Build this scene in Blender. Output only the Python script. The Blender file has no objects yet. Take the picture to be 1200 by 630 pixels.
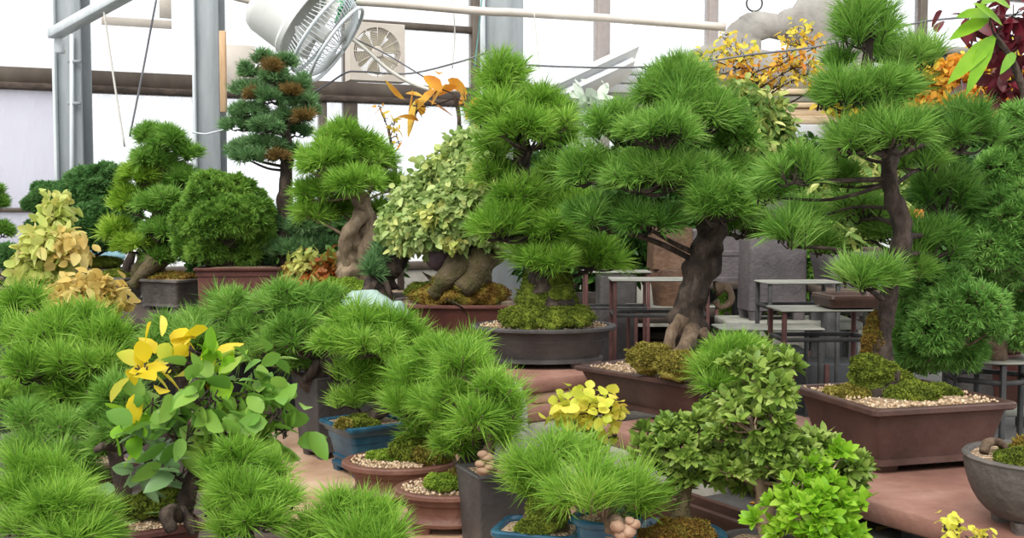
import bpy, math, random
import numpy as np
from mathutils import Vector, Matrix

R = np.random.default_rng(7)
random.seed(7)
FPX, HOR, CAMZ = 1300.0, 240.0, 1.55
PITCH = math.atan((315 - HOR) / FPX)
CP, SP = math.cos(PITCH), math.sin(PITCH)
COL = bpy.context.scene.collection


def at(px, py, Y):
    """point of the place seen at a pixel of the photo, at a distance Y in front of the camera"""
    dx, dy = (px - 600) / FPX, (315 - py) / FPX
    t = Y / (CP + dy * SP)
    return np.array([dx * t, Y, CAMZ + (-SP + dy * CP) * t])


def unit(v):
    v = np.asarray(v, float)
    return v / np.maximum(np.linalg.norm(v, axis=-1, keepdims=True), 1e-9)


# ---------------------------------------------------------------- materials
MATS = {}


def _new(name):
    m = bpy.data.materials.new(name)
    m.use_nodes = True
    nt = m.node_tree
    nt.nodes.clear()
    out = nt.nodes.new('ShaderNodeOutputMaterial')
    MATS[name] = m
    return m, nt, out


def _ramp(nt, cols, fac):
    r = nt.nodes.new('ShaderNodeValToRGB')
    el = r.color_ramp.elements
    while len(el) < len(cols):
        el.new(0.5)
    for i, c in enumerate(cols):
        el[i].position = i / max(1, len(cols) - 1)
        el[i].color = (*c, 1)
    nt.links.new(fac, r.inputs[0])
    return r.outputs[0]


def surf(name, cols, scale=8, rough=0.6, bump=0.3, metal=0.0, detail=6, bscale=None, kind='noise', stretch=None, spec=0.4):
    m, nt, out = _new(name)
    N, Lk = nt.nodes.new, nt.links.new
    tc = N('ShaderNodeTexCoord')
    vec = tc.outputs['Object']
    if stretch:
        mp = N('ShaderNodeMapping')
        mp.inputs['Scale'].default_value = stretch
        Lk(vec, mp.inputs[0])
        vec = mp.outputs[0]
    if kind == 'noise':
        t = N('ShaderNodeTexNoise')
        t.inputs['Scale'].default_value = scale
        t.inputs['Detail'].default_value = detail
        t.inputs['Roughness'].default_value = 0.62
        fac = t.outputs[0]
        mr = N('ShaderNodeMapRange')
        mr.inputs[1].default_value, mr.inputs[2].default_value = 0.3, 0.7
        Lk(fac, mr.inputs[0])
        fac = mr.outputs[0]
        h = t.outputs[0]
    else:
        t = N('ShaderNodeTexVoronoi')
        t.inputs['Scale'].default_value = scale
        sp = N('ShaderNodeSeparateColor')
        Lk(t.outputs['Color'], sp.inputs[0])
        fac = sp.outputs[0]
        h = t.outputs['Distance']
    Lk(vec, t.inputs['Vector'])
    col = _ramp(nt, cols, fac)
    b = N('ShaderNodeBsdfPrincipled')
    b.inputs['Roughness'].default_value = rough
    b.inputs['Metallic'].default_value = metal
    b.inputs['Specular IOR Level'].default_value = spec
    Lk(col, b.inputs['Base Color'])
    if bump:
        t2 = t
        if bscale:
            t2 = N('ShaderNodeTexNoise')
            t2.inputs['Scale'].default_value = bscale
            t2.inputs['Detail'].default_value = 8
            Lk(vec, t2.inputs['Vector'])
            h = t2.outputs[0]
        bp = N('ShaderNodeBump')
        bp.inputs['Strength'].default_value = bump
        bp.inputs['Distance'].default_value = 0.02
        if kind != 'noise' and not bscale:
            bp.invert = True
        Lk(h, bp.inputs['Height'])
        Lk(bp.outputs[0], b.inputs['Normal'])
    Lk(b.outputs[0], out.inputs[0])
    return m


def leafy(name, cols, rough=0.48, trans=0.35, tscale=7, spec=0.28):
    """leaf and needle stock: every blade picks its own tone, and whole shoots vary a little too"""
    m, nt, out = _new(name)
    N, Lk = nt.nodes.new, nt.links.new
    g = N('ShaderNodeNewGeometry')
    tc = N('ShaderNodeTexCoord')
    t = N('ShaderNodeTexNoise')
    t.inputs['Scale'].default_value = tscale
    t.inputs['Detail'].default_value = 2
    Lk(tc.outputs['Object'], t.inputs['Vector'])
    mx = N('ShaderNodeMath'); mx.operation = 'MULTIPLY_ADD'
    mx.inputs[1].default_value = 0.55
    Lk(g.outputs['Random Per Island'], mx.inputs[0])
    m2 = N('ShaderNodeMapRange')
    m2.inputs[1].default_value, m2.inputs[2].default_value = 0.32, 0.68
    m2.inputs[3].default_value, m2.inputs[4].default_value = 0.0, 0.45
    Lk(t.outputs[0], m2.inputs[0])
    Lk(m2.outputs[0], mx.inputs[2])
    col = _ramp(nt, cols, mx.outputs[0])
    b = N('ShaderNodeBsdfPrincipled')
    b.inputs['Roughness'].default_value = rough
    b.inputs['Specular IOR Level'].default_value = spec
    Lk(col, b.inputs['Base Color'])
    tr = N('ShaderNodeBsdfTranslucent')
    Lk(col, tr.inputs['Color'])
    mix = N('ShaderNodeMixShader')
    mix.inputs[0].default_value = trans
    Lk(b.outputs[0], mix.inputs[1]); Lk(tr.outputs[0], mix.inputs[2])
    Lk(mix.outputs[0], out.inputs[0])
    return m


def pane_mat(name, col, clear, rough_col=0.0):
    m, nt, out = _new(name)
    N, Lk = nt.nodes.new, nt.links.new
    tr = N('ShaderNodeBsdfTransparent')
    tl = N('ShaderNodeBsdfTranslucent'); tl.inputs['Color'].default_value = (*col, 1)
    tc = N('ShaderNodeTexCoord')
    w = N('ShaderNodeTexNoise'); w.inputs['Scale'].default_value = 9; w.inputs['Detail'].default_value = 6
    mp = N('ShaderNodeMapping'); mp.inputs['Scale'].default_value = (3, 3, 0.6)
    Lk(tc.outputs['Object'], mp.inputs[0]); Lk(mp.outputs[0], w.inputs['Vector'])
    mr = N('ShaderNodeMapRange')
    mr.inputs[1].default_value, mr.inputs[2].default_value = 0.3, 0.7
    mr.inputs[3].default_value, mr.inputs[4].default_value = 1 - clear - rough_col, 1 - clear + rough_col
    Lk(w.outputs[0], mr.inputs[0])
    mix = N('ShaderNodeMixShader')
    Lk(mr.outputs[0], mix.inputs[0])
    Lk(tr.outputs[0], mix.inputs[1]); Lk(tl.outputs[0], mix.inputs[2])
    Lk(mix.outputs[0], out.inputs[0])
    return m


# ---------------------------------------------------------------- mesh stock
class MB:
    def __init__(self):
        self.V, self.F, self.n = [], {}, 0

    def add(self, V, *Fs):
        V = np.asarray(V, float)
        for F in Fs:
            F = np.asarray(F, np.int64)
            if F.size:
                self.F.setdefault(F.shape[1], []).append(F + self.n)
        self.V.append(V)
        self.n += len(V)
        return self

    def build(self, name, mat, parent=None, smooth=True, sharp=None):
        me = bpy.data.meshes.new(name)
        V = np.concatenate(self.V)
        org = world_of(parent) if parent is not None else np.zeros(3)
        loc = np.zeros(3)
        if parent is None:
            lo, hi = V.min(0), V.max(0)
            loc = np.array([(lo[0] + hi[0]) / 2, (lo[1] + hi[1]) / 2, lo[2]])
            org = loc
        V = V - org
        loops, starts, tot = [], [], 0
        for k, fl in self.F.items():
            A = np.concatenate(fl)
            loops.append(A.ravel())
            starts.append(tot + np.arange(len(A)) * k)
            tot += A.size
        loops = np.concatenate(loops); starts = np.concatenate(starts)
        me.vertices.add(len(V)); me.vertices.foreach_set('co', V.astype(np.float32).ravel())
        me.loops.add(len(loops)); me.loops.foreach_set('vertex_index', loops.astype(np.int32))
        me.polygons.add(len(starts)); me.polygons.foreach_set('loop_start', starts.astype(np.int32))
        me.update(calc_edges=True)
        me.validate()
        if smooth:
            me.polygons.foreach_set('use_smooth', np.ones(len(me.polygons), bool))
            if sharp:
                me.set_sharp_from_angle(angle=math.radians(sharp))
        me.materials.append(MATS[mat] if isinstance(mat, str) else mat)
        o = bpy.data.objects.new(name, me)
        COL.objects.link(o)
        if parent is not None:
            o.parent = parent
        else:
            o.location = loc
        return o


def world_of(o):
    p = np.zeros(3)
    while o is not None:
        p = p + np.array(o.location)
        o = o.parent
    return p


def thing(name, label, cat, loc, group=None):
    o = bpy.data.objects.new(name, None)
    o.empty_display_size = 0.05
    COL.objects.link(o)
    o.location = [float(c) for c in loc]
    return tag(o, label, cat, group)


def tag(o, label, cat, group=None):
    o['label'] = label
    o['category'] = cat
    if group:
        o['group'] = group
    return o


def struct(o):
    o['kind'] = 'structure'
    return o


def box(c, h, yaw=0.0, tilt=None):
    """a box with bevelled edges: centre c, half sizes h"""
    x, y, z = h
    b = min(0.006, 0.25 * min(h))
    V, idx = [], {}
    for sx in (-1, 1):
        for sy in (-1, 1):
            for sz in (-1, 1):
                for ax in range(3):
                    p = np.array([sx * x, sy * y, sz * z])
                    s = (sx, sy, sz)
                    for k in range(3):
                        if k != ax:
                            p[k] -= s[k] * b
                    idx[(sx, sy, sz, ax)] = len(V)
                    V.append(p)
    Q, T = [], []
    for ax in range(3):
        o1, o2 = [k for k in range(3) if k != ax]
        for s in (-1, 1):
            r = []
            for a1, a2 in ((-1, -1), (1, -1), (1, 1), (-1, 1)):
                k = [0, 0, 0]; k[ax] = s; k[o1] = a1; k[o2] = a2
                r.append(idx[(*k, ax)])
            if (s > 0) != (ax != 1):
                r = r[::-1]
            Q.append(r)
        for a1 in (-1, 1):
            for a2 in (-1, 1):
                k0 = [0, 0, 0]; k0[o1] = a1; k0[o2] = a2
                k0[ax] = -1; ka = tuple(k0)
                k0[ax] = 1; kb = tuple(k0)
                r = [idx[(*ka, o1)], idx[(*kb, o1)], idx[(*kb, o2)], idx[(*ka, o2)]]
                Q.append(r)
    for k in [(sx, sy, sz) for sx in (-1, 1) for sy in (-1, 1) for sz in (-1, 1)]:
        T.append([idx[(*k, 0)], idx[(*k, 1)], idx[(*k, 2)]])
    V = np.array(V)
    if tilt is not None:
        V = V @ np.array(tilt.to_3x3()).T
    c_, s_ = math.cos(yaw), math.sin(yaw)
    M = np.array([[c_, -s_, 0], [s_, c_, 0], [0, 0, 1]])
    V = V @ M.T + np.asarray(c, float)
    # consistent winding
    cen = np.asarray(c, float)
    def fix(A):
        A = np.array(A)
        P = V[A]
        n = np.cross(P[:, 1] - P[:, 0], P[:, 2] - P[:, 0])
        bad = ((P.mean(1) - cen) * n).sum(1) < 0
        A[bad] = A[bad][:, ::-1]
        return A
    return V, fix(Q), fix(T)


def bar(p, q, w, d):
    """a square bar from p to q"""
    p, q = np.asarray(p, float), np.asarray(q, float)
    v = Vector(q - p)
    L = v.length
    M = v.to_track_quat('Z', 'Y').to_matrix()
    return box((p + q) / 2, (w / 2, d / 2, L / 2), 0, M)


def smooth_path(P, r, step=6):
    P, r = np.asarray(P, float), np.asarray(r, float)
    if len(P) < 3:
        t = np.linspace(0, 1, step + 1)[:, None]
        return P[0] * (1 - t) + P[-1] * t, (r[0] * (1 - t) + r[-1] * t)[:, 0]
    Q = np.vstack([2 * P[0] - P[1], P, 2 * P[-1] - P[-2]])
    out, rr = [], []
    for i in range(len(P) - 1):
        a, b, c, d = Q[i:i + 4]
        for s in range(step):
            t = s / step
            out.append(0.5 * (2 * b + (c - a) * t + (2 * a - 5 * b + 4 * c - d) * t * t + (3 * b - a - 3 * c + d) * t ** 3))
            rr.append(r[i] * (1 - t) + r[i + 1] * t)
    out.append(P[-1]); rr.append(r[-1])
    return np.array(out), np.array(rr)


def tube(P, r, n=8, lump=0.0, step=6, smooth=True, seed=0):
    P = np.asarray(P, float)
    r = np.ones(len(P)) * r if np.isscalar(r) else np.asarray(r, float)
    if smooth:
        P, r = smooth_path(P, r, step)
    T = unit(np.gradient(P, axis=0))
    up = np.array([0.0, 0.0, 1.0]) if abs(T[0][2]) < 0.9 else np.array([1.0, 0, 0])
    A = unit(np.cross(T[0], up))
    ring = []
    th = np.arange(n) * 2 * math.pi / n
    g = np.random.default_rng(seed + 11)
    ph = g.uniform(0, 6.28, 6)
    for i in range(len(P)):
        A = unit(A - T[i] * np.dot(A, T[i]))
        B = np.cross(T[i], A)
        k = 1.0
        if lump:
            s = i * 0.6
            k = 1 + lump * (0.6 * np.sin(3 * th + ph[0] + 0.5 * s) + 0.5 * np.sin(2 * th + ph[1] - 0.8 * s) + 0.5 * np.sin(5 * th + ph[2] + 1.3 * s) + 0.4 * math.sin(1.7 * s + ph[3]))
        rr = (r[i] * k)
        ring.append(P[i] + np.outer(np.cos(th) * rr, A) + np.outer(np.sin(th) * rr, B))
    V = np.vstack(ring + [P[:1], P[-1:]])
    m = len(P)
    i, j = np.meshgrid(np.arange(m - 1), np.arange(n), indexing='ij')
    i, j = i.ravel(), j.ravel()
    j2 = (j + 1) % n
    Q = np.stack([i * n + j, i * n + j2, (i + 1) * n + j2, (i + 1) * n + j], 1)
    k = np.arange(n); k2 = (k + 1) % n
    c1 = np.stack([np.full(n, m * n), k2, k], 1)
    c2 = np.stack([np.full(n, m * n + 1), (m - 1) * n + k, (m - 1) * n + k2], 1)
    return V, Q, np.vstack([c1, c2])


def wob(V, amp, freq, seed=0):
    g = np.random.default_rng(seed + 5)
    s = np.zeros(len(V))
    for o in range(4):
        K = g.normal(size=(3, 3)) * freq * (1.7 ** o)
        ph = g.uniform(0, 6.28, 3)
        s += (np.sin(V @ K.T + ph).sum(1) / 3) / (1.5 ** o)
    return s * amp


def blob(c, r, n=28, amp=0.08, freq=6, seed=0, cut=None):
    """a lumpy ball; cut = lowest z kept (below it the ball is flattened)"""
    m = n // 2
    ph = np.linspace(0, math.pi, m + 1)[1:-1]
    th = np.arange(n) * 2 * math.pi / n
    P = np.stack([np.outer(np.sin(ph), np.cos(th)), np.outer(np.sin(ph), np.sin(th)), np.outer(np.cos(ph), np.ones(n))], 2).reshape(-1, 3)
    P = np.vstack([P, [[0, 0, 1], [0, 0, -1]]])
    r = np.asarray(r, float) * np.ones(3)
    V = P * r
    V = V * (1 + wob(V / r.mean() * 1.0, amp, freq * 0.5, seed))[:, None] + np.asarray(c, float)
    if cut is not None:
        V[:, 2] = np.maximum(V[:, 2], cut)
    rows = m - 1
    i, j = np.meshgrid(np.arange(rows - 1), np.arange(n), indexing='ij')
    i, j = i.ravel(), j.ravel(); j2 = (j + 1) % n
    Q = np.stack([i * n + j, (i + 1) * n + j, (i + 1) * n + j2, i * n + j2], 1)
    k = np.arange(n); k2 = (k + 1) % n
    a, b = rows * n, rows * n + 1
    T = np.vstack([np.stack([np.full(n, a), k, k2], 1), np.stack([np.full(n, b), (rows - 1) * n + k2, (rows - 1) * n + k], 1)])
    return V, Q, T


def ring_pts(a, b, kind, rad=0.03, n=48):
    if kind == 'oval':
        th = np.arange(n) * 2 * math.pi / n
        return np.stack([a * np.cos(th), b * np.sin(th)], 1)
    if kind == 'poly':
        th = (np.arange(8) + 0.5) * 2 * math.pi / 8
        return np.stack([a * np.cos(th), b * np.sin(th)], 1)
    rad = min(rad, a * 0.98, b * 0.98)
    q = []
    for sx, sy, t0 in ((1, 1, 0), (-1, 1, 90), (-1, -1, 180), (1, -1, 270)):
        for k in range(6):
            t = math.radians(t0 + 18 * k)
            q.append([sx * (a - rad) + rad * math.cos(t), sy * (b - rad) + rad * math.sin(t)])
    return np.array(q)


def loft(levels, kind, rad=0.02, c=(0, 0, 0), yaw=0.0, close=(True, True), n=48):
    """levels: (a, b, z) half sizes and heights, bottom outside up to the top and back inside"""
    rings = []
    for a, b, z in levels:
        p = ring_pts(a, b, kind, rad, n)
        rings.append(np.column_stack([p, np.full(len(p), z)]))
    k = len(rings[0])
    V = np.vstack(rings)
    m = len(levels)
    ce, se = math.cos(yaw), math.sin(yaw)
    i, j = np.meshgrid(np.arange(m - 1), np.arange(k), indexing='ij')
    i, j = i.ravel(), j.ravel(); j2 = (j + 1) % k
    Q = np.stack([i * k + j, i * k + j2, (i + 1) * k + j2, (i + 1) * k + j], 1)
    Tn = []
    add = []
    if close[0]:
        add.append([0, 0, levels[0][2]]); kk = np.arange(k)
        Tn.append(np.stack([np.full(k, m * k), (kk + 1) % k, kk], 1))
    if close[1]:
        add.append([0, 0, levels[-1][2]]); kk = np.arange(k)
        Tn.append(np.stack([np.full(k, m * k + len(add) - 1), (m - 1) * k + kk, (m - 1) * k + (kk + 1) % k], 1))
    if add:
        V = np.vstack([V, add])
    V = V @ np.array([[ce, -se, 0], [se, ce, 0], [0, 0, 1]]).T + np.asarray(c, float)
    return (V, Q, np.vstack(Tn)) if Tn else (V, Q)


# ---------------------------------------------------------------- foliage stock
def perp(D):
    ref = np.where(np.abs(D[:, 2:3]) < 0.9, np.array([[0, 0, 1.0]]), np.array([[1.0, 0, 0]]))
    A = unit(np.cross(D, ref))
    return A, np.cross(D, A)


def needles(mb, P, D, L, n, w, spread=1.25, inner=0.15):
    """tufts of fine needles: T shoots at P along D, n needles on each"""
    P, D = np.asarray(P), unit(D)
    T = len(P)
    A, B = perp(D)
    th = R.uniform(0, 2 * math.pi, (T, n))
    al = spread * np.sqrt(R.uniform(0.01, 1, (T, n)))
    d = (D[:, None] * np.cos(al)[..., None] + (A[:, None] * np.cos(th)[..., None] + B[:, None] * np.sin(th)[..., None]) * np.sin(al)[..., None]).reshape(-1, 3)
    ln = (L * R.uniform(0.7, 1.08, (T, n))).reshape(-1, 1) * np.repeat(R.uniform(0.85, 1.12, T), n)[:, None]
    st = np.repeat(P, n, 0) - np.repeat(D, n, 0) * (R.uniform(0, 0.45, (T * n, 1)) * L)
    a, b = perp(d)
    t = R.uniform(0, 2 * math.pi, (T * n, 1))
    s = (a * np.cos(t) + b * np.sin(t)) * (w / 2)
    base = st + d * (ln * 0.06)
    mid = st + d * (ln * 0.55) + np.array([0, 0, 0.02]) * ln
    tip = st + d * ln - np.array([0, 0, 0.04]) * ln
    V = np.stack([base - s * 0.8, base + s * 0.8, mid + s, mid - s, tip], 1).reshape(-1, 3)
    k = np.arange(T * n)[:, None] * 5
    mb.add(V, k + np.array([[0, 1, 2, 3]]), k + np.array([[3, 2, 4]]))


def leaves(mb, P, D, N, size, wid=0.5, fold=0.25, droop=0.2, jit=0.25, shape=None):
    P, D = np.asarray(P, float), unit(D)
    n = len(P)
    S = unit(np.cross(D, N))
    Nn = np.cross(S, D)
    s = size * R.uniform(1 - jit, 1 + jit, (n, 1))
    w = s * wid / 2
    ts = (0, .14, .38, .66, .86, 1)
    ws = (0, .62, 1.0, .84, .45, 0)
    dr = droop * R.uniform(.4, 1.6, (n, 1))
    pts = []
    for t, q in zip(ts, ws):
        base = P + D * (s * t) - np.array([0, 0, 1.0]) * (s * dr * t * t)
        if q == 0:
            pts.append(base)
        else:
            pts += [base - S * (w * q) + Nn * (w * q * fold), base, base + S * (w * q) + Nn * (w * q * fold)]
    V = np.stack(pts, 1).reshape(-1, 3)
    k = np.arange(n)[:, None] * 14
    T = [[0, 2, 1], [0, 3, 2], [10, 11, 13], [11, 12, 13]]
    Q = []
    for i in range(3):
        a = 1 + 3 * i
        Q += [[a, a + 1, a + 4, a + 3], [a + 1, a + 2, a + 5, a + 4]]
    mb.add(V, np.vstack([k + [q] for q in Q]), np.vstack([k + [t] for t in T]))


def shell(c, r, n, lo=-0.35, inner=0.6):
    """points in the outer shell of an ellipsoid and their outward directions"""
    u = unit(R.normal(size=(n * 3, 3)))
    u = u[u[:, 2] > lo][:n]
    k = R.uniform(inner ** 3, 1, (len(u), 1)) ** (1 / 3)
    r = np.asarray(r, float)
    return np.asarray(c) + u * k * r, unit(u / r)


def gravel(parent, c, a, b, kind, yaw, z, n=260, s=0.006, mat='gravel_tan', name='gravel'):
    mb = MB()
    o = np.array([[1, 0, 0], [-1, 0, 0], [0, 1, 0], [0, -1, 0], [0, 0, 1], [0, 0, -1]], float)
    f = np.array([[0, 2, 4], [2, 1, 4], [1, 3, 4], [3, 0, 4], [2, 0, 5], [1, 2, 5], [3, 1, 5], [0, 3, 5]])
    cnt = 0
    ce, se = math.cos(yaw), math.sin(yaw)
    while cnt < n:
        x, y = R.uniform(-1, 1, 2)
        if kind == 'oval' and x * x + y * y > 1:
            continue
        px, py = x * a, y * b
        rot = np.array(Matrix.Rotation(R.uniform(0, 6), 3, Vector(unit(R.normal(size=3)))))
        V = (o * R.uniform(0.6, 1.25, (1, 3)) * s) @ rot.T
        V += np.array([c[0] + px * ce - py * se, c[1] + px * se + py * ce, z + R.uniform(-0.2, 0.7) * s])
        mb.add(V, f)
        cnt += 1
    g = mb.build(name, mat, parent, smooth=False)
    g['kind'] = 'stuff'
    return g
SKY, SUN, EXPO = 1.2, 2.5, 0.38
# ---------------------------------------------------------------- palettes
surf('pot_brown', [(.038, .020, .016), (.070, .036, .028), (.10, .056, .044)], 5, .42, .12, bscale=60)
surf('pot_maroon', [(.055, .019, .015), (.105, .036, .027), (.14, .055, .042)], 5, .45, .12, bscale=60)
surf('pot_grey', [(.035, .031, .030), (.06, .054, .052), (.10, .09, .085)], 5, .5, .2, bscale=70)
surf('pot_clay', [(.085, .036, .024), (.15, .066, .045), (.20, .10, .07)], 7, .55, .2, bscale=80)
surf('pot_blue', [(.008, .040, .075), (.016, .075, .12), (.04, .13, .18)], 9, .22, .05)
surf('pot_lead', [(.05, .042, .036), (.095, .082, .072), (.15, .13, .115)], 6, .55, .3, bscale=50)
surf('pot_mauve', [(.06, .052, .054), (.10, .086, .088), (.145, .125, .126)], 5, .6, .25, bscale=60)
surf('pot_rust', [(.06, .035, .022), (.13, .07, .04), (.19, .12, .08)], 6, .6, .3, bscale=50)
surf('soil_dark', [(.02, .013, .008), (.05, .033, .02), (.09, .06, .04)], 60, .9, .6)
surf('gravel_tan', [(.30, .19, .10), (.48, .34, .21), (.68, .55, .40)], 90, .8, .0, kind='voronoi')
surf('gravel_bed', [(.20, .12, .06), (.42, .29, .17), (.62, .48, .34)], 130, .85, .8, kind='voronoi')
surf('moss_green', [(.08, .11, .008), (.17, .23, .018), (.32, .37, .04)], 22, .95, .9, bscale=160)
surf('moss_bright', [(.12, .22, .012), (.25, .40, .03), (.42, .56, .07)], 25, .95, .9, bscale=170)
surf('moss_gold', [(.14, .12, .014), (.29, .25, .035), (.46, .39, .09)], 20, .95, .9, bscale=150)
surf('moss_rust', [(.15, .07, .012), (.26, .16, .022), (.22, .23, .025)], 16, .95, .9, bscale=150)
surf('bark_dark', [(.012, .008, .006), (.042, .028, .020), (.11, .08, .06)], 26, .9, 1.0, stretch=(1, 1, .5))
surf('bark_brown', [(.05, .032, .02), (.12, .078, .048), (.21, .15, .10)], 24, .85, .9, stretch=(1, 1, .5))
surf('bark_pale', [(.11, .075, .045), (.22, .16, .10), (.34, .26, .17)], 20, .8, .7, stretch=(1, 1, .6))
surf('bark_moss', [(.05, .055, .01), (.09, .07, .03), (.13, .10, .06)], 12, .95, .9, bscale=60)
surf('twig', [(.07, .04, .022), (.13, .08, .045)], 30, .85, .4)
G = leafy
G('needle_bright', [(.065, .15, .014), (.155, .335, .03), (.275, .485, .058), (.45, .64, .14)])
G('needle_green', [(.055, .14, .018), (.13, .295, .038), (.23, .43, .068), (.39, .57, .15)])
G('needle_deep', [(.04, .11, .014), (.09, .23, .030), (.165, .34, .055), (.29, .47, .11)])
G('needle_blue', [(.05, .12, .042), (.11, .235, .08), (.20, .36, .14), (.34, .50, .25)])
G('needle_lime', [(.10, .20, .015), (.22, .40, .03), (.36, .54, .06), (.50, .66, .12)])
G('needle_rust', [(.13, .07, .02), (.22, .14, .04), (.30, .22, .08)])
G('juniper_green', [(.065, .17, .03), (.145, .33, .06), (.25, .47, .10), (.40, .60, .18)])
G('juniper_dark', [(.035, .11, .03), (.075, .20, .05), (.13, .28, .08), (.22, .38, .13)])
G('cypress_green', [(.05, .13, .02), (.12, .26, .035), (.22, .40, .06), (.36, .54, .10)])
G('leaf_trident', [(.13, .22, .05), (.27, .39, .11), (.46, .56, .21), (.66, .66, .20)], .45, .3)
G('leaf_golden', [(.30, .40, .07), (.50, .57, .14), (.62, .63, .20), (.68, .54, .17)], .45, .35)
G('leaf_amber', [(.44, .28, .06), (.60, .44, .12), (.68, .56, .20), (.60, .54, .20)], .45, .35)
G('leaf_green', [(.08, .20, .03), (.15, .32, .045), (.27, .44, .075), (.44, .54, .09)], .35, .35, 3)
G('leaf_pale', [(.16, .30, .10), (.26, .42, .19), (.36, .50, .28)], .32, .3, 3)
G('leaf_yellow', [(.50, .42, .02), (.72, .56, .02), (.80, .60, .04), (.75, .40, .03)], .4, .4)
G('leaf_azalea', [(.06, .115, .014), (.13, .225, .032), (.26, .37, .065), (.46, .54, .18)], .38, .25)
G('leaf_spring', [(.12, .30, .012), (.20, .43, .02), (.32, .55, .04), (.42, .60, .09)], .4, .4)
G('leaf_lemon', [(.40, .52, .05), (.64, .66, .08), (.82, .72, .12), (.84, .58, .12)], .4, .4)
G('leaf_orange', [(.60, .18, .03), (.75, .34, .04), (.80, .50, .07), (.78, .58, .12)], .45, .45)
G('leaf_gold', [(.75, .42, .05), (.82, .58, .07), (.78, .66, .09), (.55, .60, .08)], .45, .45)
G('leaf_wine', [(.07, .012, .016), (.20, .02, .035), (.10, .04, .04), (.42, .03, .06)], .35, .3)
G('leaf_variegated', [(.06, .15, .025), (.16, .28, .06), (.48, .52, .14), (.68, .68, .30)], .4, .3)
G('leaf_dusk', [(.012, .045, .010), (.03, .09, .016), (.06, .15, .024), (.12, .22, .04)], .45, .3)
G('leaf_russet', [(.35, .05, .02), (.50, .14, .04), (.45, .24, .05), (.25, .25, .04)], .45, .3)
G('leaf_white', [(.45, .55, .42), (.62, .70, .58), (.72, .78, .70)], .4, .3)
surf('stone_celadon', [(.22, .32, .28), (.32, .43, .385), (.42, .52, .47)], 5, .5, .25, bscale=25)
surf('stone_white', [(.38, .37, .35), (.55, .54, .51), (.68, .67, .64)], 7, .75, .4, bscale=25)
surf('stone_grey', [(.18, .168, .15), (.28, .265, .24), (.38, .36, .33)], 4, .85, .4, bscale=18)
surf('stone_slate', [(.10, .12, .14), (.18, .20, .22), (.26, .28, .30)], 6, .85, .4, bscale=18)
surf('slab_red', [(.16, .075, .055), (.27, .135, .10), (.36, .21, .16)], 4, .62, .2, bscale=30, stretch=(1, 1, 1))
surf('slab_tan', [(.30, .17, .10), (.44, .28, .18), (.54, .38, .27)], 5, .7, .2, bscale=30)
surf('concrete', [(.17, .16, .13), (.26, .245, .205), (.34, .32, .28)], 6, .9, .25, bscale=40)
surf('concrete_dark', [(.035, .034, .031), (.065, .063, .058), (.11, .105, .097)], 7, .85, .25, bscale=45)
surf('ground_grey', [(.05, .048, .043), (.085, .08, .073), (.125, .12, .11)], 2, .9, .2, bscale=30)
surf('ground_outside', [(.42, .42, .41), (.52, .52, .50), (.6, .6, .58)], .8, .9, .1)
surf('steel_grey', [(.19, .21, .217), (.25, .272, .28), (.30, .325, .332)], 2.5, .5, .06, bscale=30, stretch=(4, 4, .6))
surf('steel_pale', [(.46, .50, .51), (.56, .60, .61), (.64, .67, .68)], 3, .4, .05, stretch=(4, 4, 1))
surf('frame_brown', [(.055, .04, .029), (.085, .064, .048), (.12, .095, .07)], 4, .5, .06, stretch=(1, 1, .4))
surf('frame_mauve', [(.22, .18, .16), (.28, .24, .22), (.33, .29, .27)], 4, .5, .06)
surf('wood_pale', [(.40, .24, .12), (.52, .34, .19), (.60, .43, .27)], 6, .7, .15, stretch=(6, 6, .6))
surf('wood_board', [(.34, .25, .16), (.50, .39, .26), (.62, .52, .38)], 4, .75, .2, stretch=(.6, 8, 8))
surf('wood_dark', [(.035, .025, .018), (.07, .05, .038), (.11, .08, .06)], 5, .75, .3, stretch=(.6, 6, 6))
surf('iron_rust', [(.045, .015, .013), (.085, .03, .025), (.12, .05, .042)], 14, .7, .3)
surf('iron_dark', [(.018, .018, .018), (.038, .037, .036), (.07, .068, .065)], 14, .6, .25)
surf('iron_pale', [(.22, .24, .24), (.32, .34, .34), (.42, .44, .43)], 10, .55, .2)
surf('board_pale', [(.14, .14, .12), (.22, .22, .185), (.31, .30, .26)], 6, .7, .15)
surf('plastic_white', [(.62, .62, .58), (.70, .70, .66), (.76, .76, .73)], 2, .45, .03)
surf('plastic_cream', [(.50, .44, .37), (.58, .52, .45), (.64, .59, .52)], 3, .5, .04)
surf('fan_blade', [(.40, .37, .22), (.48, .45, .28), (.54, .51, .34)], 3, .4, .03)
surf('cable_white', [(.52, .50, .44), (.62, .60, .55)], 8, .5, 0)
surf('cable_dark', [(.10, .10, .11), (.18, .18, .19)], 8, .5, 0)
surf('foam_white', [(.66, .67, .68), (.76, .77, .78), (.82, .83, .84)], 3, .7, .05)
surf('tarp_blue', [(.20, .45, .55), (.32, .60, .70), (.45, .70, .78)], 4, .6, .3, bscale=9)
surf('rope_green', [(.03, .28, .08), (.06, .42, .14)], 20, .7, .2)
surf('rope_teal', [(.08, .22, .20), (.16, .34, .31)], 20, .7, .2)
surf('glass_dark', [(.014, .015, .016), (.032, .034, .036)], 3, .45, 0)
surf('root_knob', [(.20, .11, .07), (.32, .20, .13), (.42, .30, .21)], 12, .7, .3)
surf('burl_plum', [(.05, .028, .032), (.085, .05, .055), (.12, .075, .08)], 8, .6, .2, bscale=40)
surf('cloth_white', [(.62, .64, .68), (.72, .74, .78), (.80, .82, .85)], 6, .8, .3)
surf('pot_orange', [(.60, .20, .03), (.75, .30, .05)], 6, .5, .1)
pane_mat('pane_clear', (.9, .9, .9), .75, .12)
pane_mat('pane_mesh', (.84, .83, .88), .16, .06)

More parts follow.
